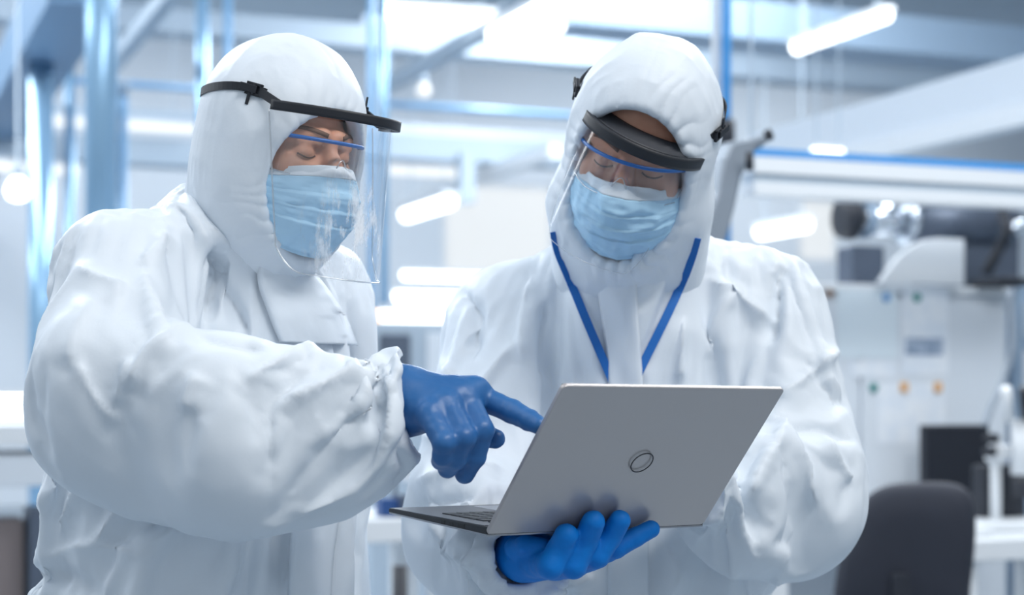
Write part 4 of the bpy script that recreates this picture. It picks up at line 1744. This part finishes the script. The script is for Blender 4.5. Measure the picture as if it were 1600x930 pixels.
def right_suit_field():
    f = Field()
    ex = np.array([1.0, .12, 0])
    f.cone(P(985, 560, 2.46), P(1000, 760, 2.465), .120, .132, .05, ex, 1.42)
    f.cone(P(1000, 760, 2.465), P(1010, 1000, 2.47), .132, .132, .04, ex, 1.45)
    f.cone(P(980, 372, 2.33), P(985, 460, 2.42), .070, .09, .04)
    f.cone(P(975, 445, 2.43), P(778, 507, 2.45), .082, .076, .05)
    f.cone(P(1000, 440, 2.43), P(1203, 490, 2.44), .082, .08, .05)
    f.chain([P(778, 508, 2.45), P(722, 762, 2.33), P(775, 852, 2.17), P(818, 872, 2.075), P(836, 884, 2.03)], [.078, .076, .056, .052, .056], .04)
    f.chain([P(1203, 492, 2.44), P(1262, 722, 2.34), P(1180, 735, 2.26), P(1078, 750, 2.18), P(1060, 752, 2.165)], [.082, .080, .066, .054, .054], .04)
    for s in (-1, 1):
        f.cone((.19 + s * .09, 2.48, .86), (.19 + s * .11, 2.46, .5), .12, .09, .05)
        f.cone((.19 + s * .11, 2.46, .5), (.19 + s * .12, 2.5, .12), .09, .075, .03)
    a, b = P(775, 852, 2.17), P(812, 872, 2.075)
    f.sphcut(b, b - a, P(830, 884, 2.03), .10, .006)
    f.cone(b + (a - b) * .25, b + (b - a), .034, .034, .006, sub=True)
    a, b = P(1180, 735, 2.26), P(1078, 750, 2.18)
    f.sphcut(b, b - a, P(1040, 754, 2.16), .09, .006)
    f.cone(b + (a - b) * .25, b + (b - a), .041, .044, .006, sub=True)
    return f


def build_right_person():
    me = thing('person', 'person in white hooded suit with tilted face shield and blue lanyard, holding grey laptop', 'person', (.19, 2.47, 0), 'technicians in white suits')
    f = right_suit_field()
    V, Q = nets(f, .0085)
    B = nets(f, .016, off=-.022)
    pin = np.full(len(V), .03)
    for c in (P(812, 872, 2.075), P(1078, 750, 2.18)):
        pin = np.maximum(pin, np.clip(1 - (np.linalg.norm(V - c, axis=1) - .03) / .05, 0, 1))
    pin = np.maximum(pin, np.clip((V[:, 2] - 1.46) / .04, 0, 1) * .6)
    # the belly stays clear of the laptop
    st = RIGHT_FOLDS
    V = strokes(V, Q, [(s[0], s[1] * 1.3, s[2] * .7) + tuple(s[3:]) for s in st])
    V = crumple_part(V, Q, V[:, 2] > .93, pin, B, **CLOTH)
    V, Q = subdivide(V, Q)
    V = relax(V, Q, 3, .5)
    V = crinkle(V, Q, 11)
    V = strokes(V, Q, [(s[0], s[1] * .85) + tuple(s[2:]) for s in st], 1.9)
    # the sleeve is pressed flat where the laptop lies on it
    d = V - LO
    a_, b_, c_ = d @ LH, d @ LB, d @ LU
    gap = np.clip(-a_, 0, 1)
    top_ = -.007 + gap * .8
    hit_ = (a_ > -.10) & (a_ < LW) & (b_ > -.03) & (b_ < LD + .004) & (c_ > top_) & (c_ < .09)
    V[hit_] += LU * (top_ - c_)[hit_][:, None]
    near_ = ((a_ > -.14) & (a_ < LW) & (b_ > -.05) & (b_ < LD + .03) & (c_ < .10) & (c_ > -.05)).astype(float)
    V = relax(V, Q, 4, .5, near_)
    c_ = (V - LO) @ LU
    again = hit_ & (c_ > -.005) & (a_ > 0)
    V[again] += LU * (-.005 - c_)[again][:, None]
    suit = mesh_obj('coverall', V, Q, M_suit, me)
    sb = BVHTree.FromPolygons(V.tolist(), Q.tolist())
    fv, ff = drape(sb, [(936, 402), (938, 470), (950, 560), (955, 700), (952, 940)], [(992, 402), (994, 470), (1000, 560), (1010, 700), (1012, 940)], 2.2, lift=.005)
    solid(mesh_obj('zip_flap', fv, ff, M_suit, suit), .003)['label'] = 'narrow storm flap down the front'
    C, R = np.zeros(3), np.eye(3)
    L = lambda *p: np.array(p, float)
    with Frame(P(1003, 226, 2.25), -10, 31, 15, 1.0) as fr:
        ii = fr.inn
        def ex(f_, L_):
            f_.cone(ii(P(968, 392, 2.275)), ii(P(975, 452, 2.385)), .040, .05, .04)
            f_.cone(ii(P(922, 330, 2.3)), ii(P(925, 430, 2.39)), .05, .055, .05)
            f_.cone(ii(P(1046, 330, 2.31)), ii(P(1035, 430, 2.39)), .05, .055, .05)
        hv, hq = hood_mesh(C, R, (ii(P(982, 405, 2.40)), .078), .0065, ((0, -.105, -.030), (.082, .094, .108)), 6, extra=ex, top=(.099, .026, .088))
        mesh_obj('hood', hv, hq, M_suit, suit)
        hb = BVHTree.FromPolygons(hv.tolist(), hq.tolist())
        hw = BVHTree.FromPolygons(fr.out(hv).tolist(), hq.tolist())
        skin_head(C, R, ii(P(985, 385, 2.36)), ii(P(985, 470, 2.41)), me)
        mask_obj(C, R, me, 8)
        glasses_obj(C, R, me, 9, -.017, 4)
        sh = shield_obj(C, R, me, M_visor2, True, 12, nod=8, bottom=-.14, zb=.024, tmax=76, c=(0, -.032), a=.076, b=.086, bh=.015, narrow=.25, edge=.0004)
        o, pts, ns = strap_on(sh, hb, C, R, [(-66, .060), (-85, .066), (-110, .070), (-145, .064), (-180, .060), (-215, .062), (-250, .062), (-275, .052), (-294, .044)], .0095, M_black, label='black elastic strap round the hood')
        buckle_on(sh, pts[2], ns[2], pts[3] - pts[2])
        buckle_on(sh, pts[-3], ns[-3], pts[-4] - pts[-3])
        for s in (-1, 1):
            t = math.radians(s * 74)
            a_ = L(.076 * math.sin(t), -.032 - .086 * math.cos(t), .046 - s * .008)
            b_ = pts[2] if s < 0 else pts[-3]
            nn = L(math.sin(t), -math.cos(t), 0)
            Vt, Ft = ribbon_mesh(np.linspace(a_, b_, 6), [nn] * 6, .011, .003)
            mesh_obj('strap_tab', Vt, Ft, M_black, sh, smooth=False)
    # lanyard on the chest
    both = [sb, hw]
    def on_chest(px, py, y0=2.0):
        p0 = P(px, py, y0)
        d = nrm(p0 - np.array([0, 0, CAM_Z]))
        hs = [b_.ray_cast(Vector(p0), Vector(d), 2) for b_ in (both if py < 430 else [sb])]
        hs = [h for h in hs if h[0] is not None]
        if not hs:
            return P(px, py, 2.36), np.array([0, -1.0, 0])
        h = min(hs, key=lambda h: h[3])
        n = np.array(h[1])
        return np.array(h[0]) - d * .004, (n if n[1] < 0 else -n)
    lan = None
    for side in ([(866, 362), (872, 395), (893, 445), (920, 510), (945, 568), (966, 618), (972, 650)], [(1089, 372), (1080, 405), (1060, 455), (1034, 510), (1005, 568), (982, 618), (976, 650)]):
        pp = [on_chest(x, y, 2.12) for x, y in spline(side, 6)]
        pts_ = np.array([p[0] for p in pp])
        for _ in range(6):
            sm = pts_.copy()
            sm[1:-1] = (pts_[:-2] + 2 * pts_[1:-1] + pts_[2:]) / 4
            pts_ = np.where(np.array([0, 1, 0]) > 0, np.minimum(sm, pts_ + .0), sm)
        ns_ = np.array([[0, -1.0, .15]] * len(pts_))
        # round the neck
        e = pts_[0]
        sgn = 1 if e[0] < .12 else -1
        Vt, Ft = ribbon_mesh(pts_, ns_, .0115, .0012)
        o = mesh_obj('lanyard', Vt, Ft, M_lany, me if lan is None else lan, smooth=False)
        o['label'] = 'blue lanyard ribbon in a V on the chest'
        if lan is None:
            lan = o
    end = pts_[-1]
    cl = Boxes().box((end[0] - .008, end[1] - .008, end[2] - .022), (end[0] + .008, end[1] - .002, end[2])).build('clip', M_metal, lan)
    bev(cl, .0015)
    bd = Boxes().box((end[0] - .03, end[1] - .010, end[2] - .115), (end[0] + .03, end[1] - .007, end[2] - .022)).build('badge', M_maskw, lan)
    bev(bd, .001)
    # hand under the laptop, fingers up the back of the lid
    r = .0145
    fingers = [
        ([P(836, 878, 2.045), P(860, 884, 1.990), lidpt(875, 860, .016), lidpt(885, 837, .0135)], [.0165, .0160, .0155, .0140]),
        ([P(868, 884, 2.055), P(896, 884, 2.005), lidpt(914, 846, .0155), lidpt(927, 816, .0130)], [.0165, .0155, .0150, .0138]),
        ([P(900, 880, 2.07), P(932, 869, 2.022), lidpt(953, 839, .0145), lidpt(968, 814, .0125)], [.0160, .0150, .0140, .0128]),
        ([P(925, 872, 2.09), P(962, 857, 2.045), lidpt(992, 840, .0115), lidpt(1017, 827, .0105)], [.0140, .0122, .0115, .0105]),
        ([P(818, 868, 2.08), P(806, 857, 2.05), P(822, 851, 2.03), P(848, 854, 2.02)], [.0160, .0130, .0115, .0100]),
    ]
    w0 = P(818, 868, 2.085)
    palm = [(w0, P(838, 878, 2.04), .024, .018), (w0, P(868, 882, 2.055), .024, .018), (w0, P(896, 878, 2.072), .024, .017), (w0, P(918, 872, 2.09), .024, .016)]
    gv, gq = glove_mesh([P(798, 850, 2.15), w0], [.034, .027], palm, fingers, h=.0023, seed=9)
    gl = mesh_obj('glove', gv, gq, M_glove2, me)
    gl['label'] = 'bright blue glove, four fingers curled up the lid'
    # other hand resting on the keyboard behind the lid
    Q0 = lambda s, t, u: LO + LH * s + LB * t + LU * u
    w1 = P(1062, 752, 2.18)
    kn = [Q0(.232, .085 + .021 * i, .040 - .002 * abs(i - 1.5)) for i in range(4)]
    fs = []
    for i in range(4):
        ln = (.07, .078, .072, .055)[i]
        a = kn[i]
        fs.append(([a, a - LH * ln * .5 + LU * .004, a - LH * ln * .82 - LU * .008, a - LH * ln * .98 - LU * .0215], [.0125, .0112, .0102, .0090]))
    fs.append(([Q0(.272, .075, .036), Q0(.236, .058, .030), Q0(.205, .052, .021)], [.0145, .0125, .0105]))
    pl = [(w1, a, .026, .0145) for a in kn]
    gv, gq = glove_mesh([P(1100, 747, 2.205), w1], [.036, .028], pl, fs, h=.003, seed=5)
    mesh_obj('glove', gv, gq, M_glove2, me)
    boots(me, [(.07, 2.5), (.31, 2.5)], np.array([-.1, -1, 0]))
    return me


def build_laptop():
    t = thing('laptop', 'thin grey laptop, lid seen from behind, held open between the two people', 'laptop', tuple(LO - np.array([0, 0, .02])))
    def M(o):
        return Matrix(((LH[0], LB[0], LU[0], o[0]), (LH[1], LB[1], LU[1], o[1]), (LH[2], LB[2], LU[2], o[2]), (0, 0, 0, 1)))
    th = .0105
    m = M(LO - LU * .0015)
    wd = Boxes()
    wd.add([tuple(m @ Vector(v)) for v in ((0, .003, .0014), (LW, .003, .0014), (LW, LD, .006), (0, LD, .006), (0, .003, th), (LW, .003, th), (LW, LD, th), (0, LD, th))],
           [(0, 1, 2, 3), (7, 6, 5, 4), (0, 4, 5, 1), (1, 5, 6, 2), (2, 6, 7, 3), (3, 7, 4, 0)])
    bev(wd.build('base', M_ldark, t), .001)
    wd = Boxes()
    wd.add([tuple(m @ Vector(v)) for v in ((.0004, .003, -.0006), (LW - .0004, .003, -.0006), (LW - .0004, LD - .001, .0042), (.0004, LD - .001, .0042), (.0004, .003, .0016), (LW - .0004, .003, .0016), (LW - .0004, LD - .001, .0062), (.0004, LD - .001, .0062))],
           [(0, 1, 2, 3), (7, 6, 5, 4), (0, 4, 5, 1), (1, 5, 6, 2), (2, 6, 7, 3), (3, 7, 4, 0)])
    bev(wd.build('base_plate', M_lsilver, t), .0005)
    dk = bev(Boxes().box((.001, .012, th), (LW - .001, LD - .001, th + .0008), m).build('deck', M_ldeck, t), .0003)
    kb = Boxes()
    for r in range(6):
        n = 14
        for k in range(n):
            w = (LW - .05) / n
            x0, y0 = .025 + k * w, .03 + r * .0185
            kb.box((x0 + .0012, y0 + .001, th + .0008), (x0 + w - .0012, y0 + (.0165 if r else .010), th + .0019), m)
    k_ = kb.build('keyboard', M_ldark, t)
    k_['label'] = 'black keys of the keyboard'
    Boxes().box((.115, .148, th + .0008), (.21, .208, th + .0011), m).build('touchpad', M_lsilver, t)
    # ports along the left side
    for y0, y1 in ((.05, .064), (.074, .082), (.092, .1)):
        Boxes().box((-.0003, y0, .004), (.002, y1, .0085), m).build('port', M_lport, t)
    # lid
    o = LO + LB * .003
    ml = Matrix(((LH[0], LL[0], -LN[0], o[0]), (LH[1], LL[1], -LN[1], o[1]), (LH[2], LL[2], -LN[2], o[2]), (0, 0, 0, 1)))
    lid = Boxes()
    r = .006
    poly = []
    for cx, cy, a0 in ((LW - r, LD - r, 0), (r, LD - r, 90), (r * .6, r * .6, 180), (LW - r, r, 270)):
        rr = r if cy > .1 or cx > .1 else r * .6
        for k in range(7):
            a = math.radians(a0 + 90 * k / 6)
            poly.append((cx + rr * math.cos(a), cy + rr * math.sin(a)))
    n = len(poly)
    lid.add([tuple(ml @ Vector((x, y, 0))) for x, y in poly] + [tuple(ml @ Vector((x, y, .0055))) for x, y in poly],
            [tuple(range(n)), tuple(range(2 * n - 1, n - 1, -1))] + [(i, i + n, (i + 1) % n + n, (i + 1) % n) for i in range(n)])
    ld = bev(lid.build('lid', M_lid, t), .0012, 3)
    bz = Boxes().box((.002, .004, .0055), (LW - .002, LD - .002, .0063), ml).build('bezel', M_ldark, ld)
    Boxes().box((.008, .016, .0063), (LW - .008, LD - .008, .0066), ml).build('screen', M_screen, ld)
    ct = lidpt(1003, 723, 0)
    rg = Boxes()
    pr = []
    rad = .0152
    for k in range(48):
        a = 2 * PI * k / 48
        pr.append((math.cos(a), math.sin(a)))
    V, F = [], []
    for rr, hgt in ((rad, 0), (rad, .0006), (rad - .0014, .0006), (rad - .0014, 0)):
        V += [ct + LH * c_ * rr + LL * s_ * rr + LN * hgt for c_, s_ in pr]
    for q in range(3):
        for k in range(48):
            F.append((q * 48 + k, q * 48 + (k + 1) % 48, (q + 1) * 48 + (k + 1) % 48, (q + 1) * 48 + k))
    rg.add(V, F)
    lg = rg.build('logo_ring', M_lring, ld, True)
    lg['label'] = 'round ring emblem on the lid'
    for s0, s1 in ((.03, .09), (LW - .09, LW - .03)):
        Boxes().tube(LO + LH * s0 + LU * .004 + LB * .005, LO + LH * s1 + LU * .004 + LB * .005, .0035, 14).build('hinge', M_ldark, t, True)
    return t


M_metal = material('clip_metal', (.6, .62, .65, 1), .25, 1)
M_lid = material('laptop_lid', srgb(192, 185, 183), .30, .45, bump=(900, .05, .0003))
M_lsilver = material('laptop_silver', srgb(170, 173, 180), .32, .8)
M_ldeck = material('laptop_deck', srgb(104, 106, 112), .4, .5)
M_ldark = material('laptop_black', srgb(38, 40, 44), .45)
M_lport = material('laptop_port', srgb(10, 11, 12), .4)
M_lring = material('laptop_ring', srgb(62, 60, 64), .25, .8)
M_screen = material('laptop_screen', srgb(20, 24, 32), .12, emit=((.55, .7, .9, 1), .35))

CLOTH = dict(grow=.13, bend=1.5, frames=24, stiff=20, grav=.5)
LEFT_FOLDS = [
    ([(201, 611), (237, 551), (308, 504)], .016, .008, (0, 2.02)),
    ([(183, 634), (204, 557)], .012, .006, (0, 2.02)),
    ([(290, 646), (296, 610), (308, 581)], .014, .005, (0, 2.02)),
    ([(379, 596), (450, 557), (509, 540)], .015, .006, (0, 2.02)),
    ([(429, 637), (509, 599), (574, 563)], .013, .007, (0, 2.02)),
    ([(426, 634), (424, 690), (426, 735)], .008, -.003, (0, 2.02)),
    ([(577, 563), (572, 610), (560, 660)], .011, .007, (0, 2.02)),
    ([(590, 563), (596, 610), (600, 664)], .010, -.006, (0, 2.02)),
    ([(600, 570), (612, 620), (606, 690)], .008, .004, (0, 2.02)),
    ([(300, 520), (420, 545)], .012, -.005, (0, 2.02)),
    ([(120, 560), (150, 620), (190, 660)], .016, .005, (0, 2.02)),
    ([(320, 500), (333, 445), (338, 395)], .014, -.013),
    ([(219, 421), (237, 469), (262, 520)], .018, .006),
    ([(118, 415), (160, 440), (200, 452)], .016, .006),
    ([(213, 415), (245, 390), (255, 360)], .012, .005),
    ([(150, 470), (120, 520), (110, 580)], .018, .005),
    ([(255, 320), (300, 345), (330, 395)], .014, .006),
    ([(331, 386), (360, 455), (390, 530)], .010, -.008),
    ([(290, 300), (320, 350), (370, 390)], .012, .005),
    ([(215, 830), (284, 782), (355, 738)], .012, -.011, (1.95, 9)),
    ([(140, 855), (195, 794), (285, 740)], .014, .008, (1.95, 9)),
    ([(235, 850), (300, 790), (380, 745)], .012, .006, (1.95, 9)),
    ([(95, 840), (125, 770), (150, 705)], .013, .008, (1.95, 9)),
    ([(60, 800), (100, 730), (140, 670)], .014, .008, (1.95, 9)),
    ([(75, 870), (150, 850), (230, 870)], .012, .005, (1.95, 9)),
    ([(370, 750), (380, 830), (360, 920)], .012, .004, (1.95, 9)),
    ([(448, 740), (446, 830), (440, 930)], .010, -.009, (1.95, 9)),
]
RIGHT_FOLDS = [
    ([(836, 430), (822, 500), (815, 570)], .018, .007),
    ([(854, 470), (851, 540), (860, 600)], .012, -.007),
    ([(806, 540), (770, 580), (745, 620)], .016, .006),
    ([(1069, 495), (1062, 550), (1066, 600)], .014, .007),
    ([(1100, 560), (1120, 500), (1150, 440)], .016, .006),
    ([(1106, 435), (1160, 465), (1216, 505)], .018, .008),
    ([(1228, 415), (1214, 470), (1204, 540)], .016, -.012),
    ([(1314, 545), (1260, 590), (1210, 632)], .018, .008),
    ([(1205, 650), (1247, 715), (1277, 790)], .016, .009, (0, 2.4)),
    ([(1290, 680), (1308, 720), (1330, 760)], .014, .007),
    ([(1165, 785), (1195, 720), (1226, 660)], .014, .007),
    ([(1255, 560), (1290, 600), (1330, 640)], .016, -.007),
    ([(1220, 670), (1280, 665), (1340, 690)], .012, -.007),
    ([(652, 752), (720, 738), (790, 735)], .014, .008, (0, 2.4)),
    ([(650, 790), (720, 775), (790, 780)], .014, -.008, (0, 2.4)),
    ([(700, 870), (740, 820), (790, 795)], .012, .008, (0, 2.4)),
    ([(670, 800), (700, 850), (745, 890)], .014, .006, (0, 2.4)),
    ([(760, 850), (775, 880), (790, 915)], .009, .006, (0, 2.4)),
    ([(718, 450), (748, 489), (738, 565)], .016, -.010),
    ([(690, 560), (720, 620), (770, 660)], .016, .006),
    ([(660, 680), (700, 690), (760, 680)], .014, .007),
    ([(1230, 850), (1215, 890), (1220, 930)], .014, .006),
    ([(1130, 800), (1150, 860), (1140, 930)], .016, .006),
    ([(1040, 850), (1060, 890), (1050, 930)], .014, .005),
    ([(930, 900), (900, 915), (860, 930)], .014, .005),
    ([(900, 440), (915, 500), (945, 580)], .014, .005),
]


build_left_person()
build_right_person()
build_laptop()
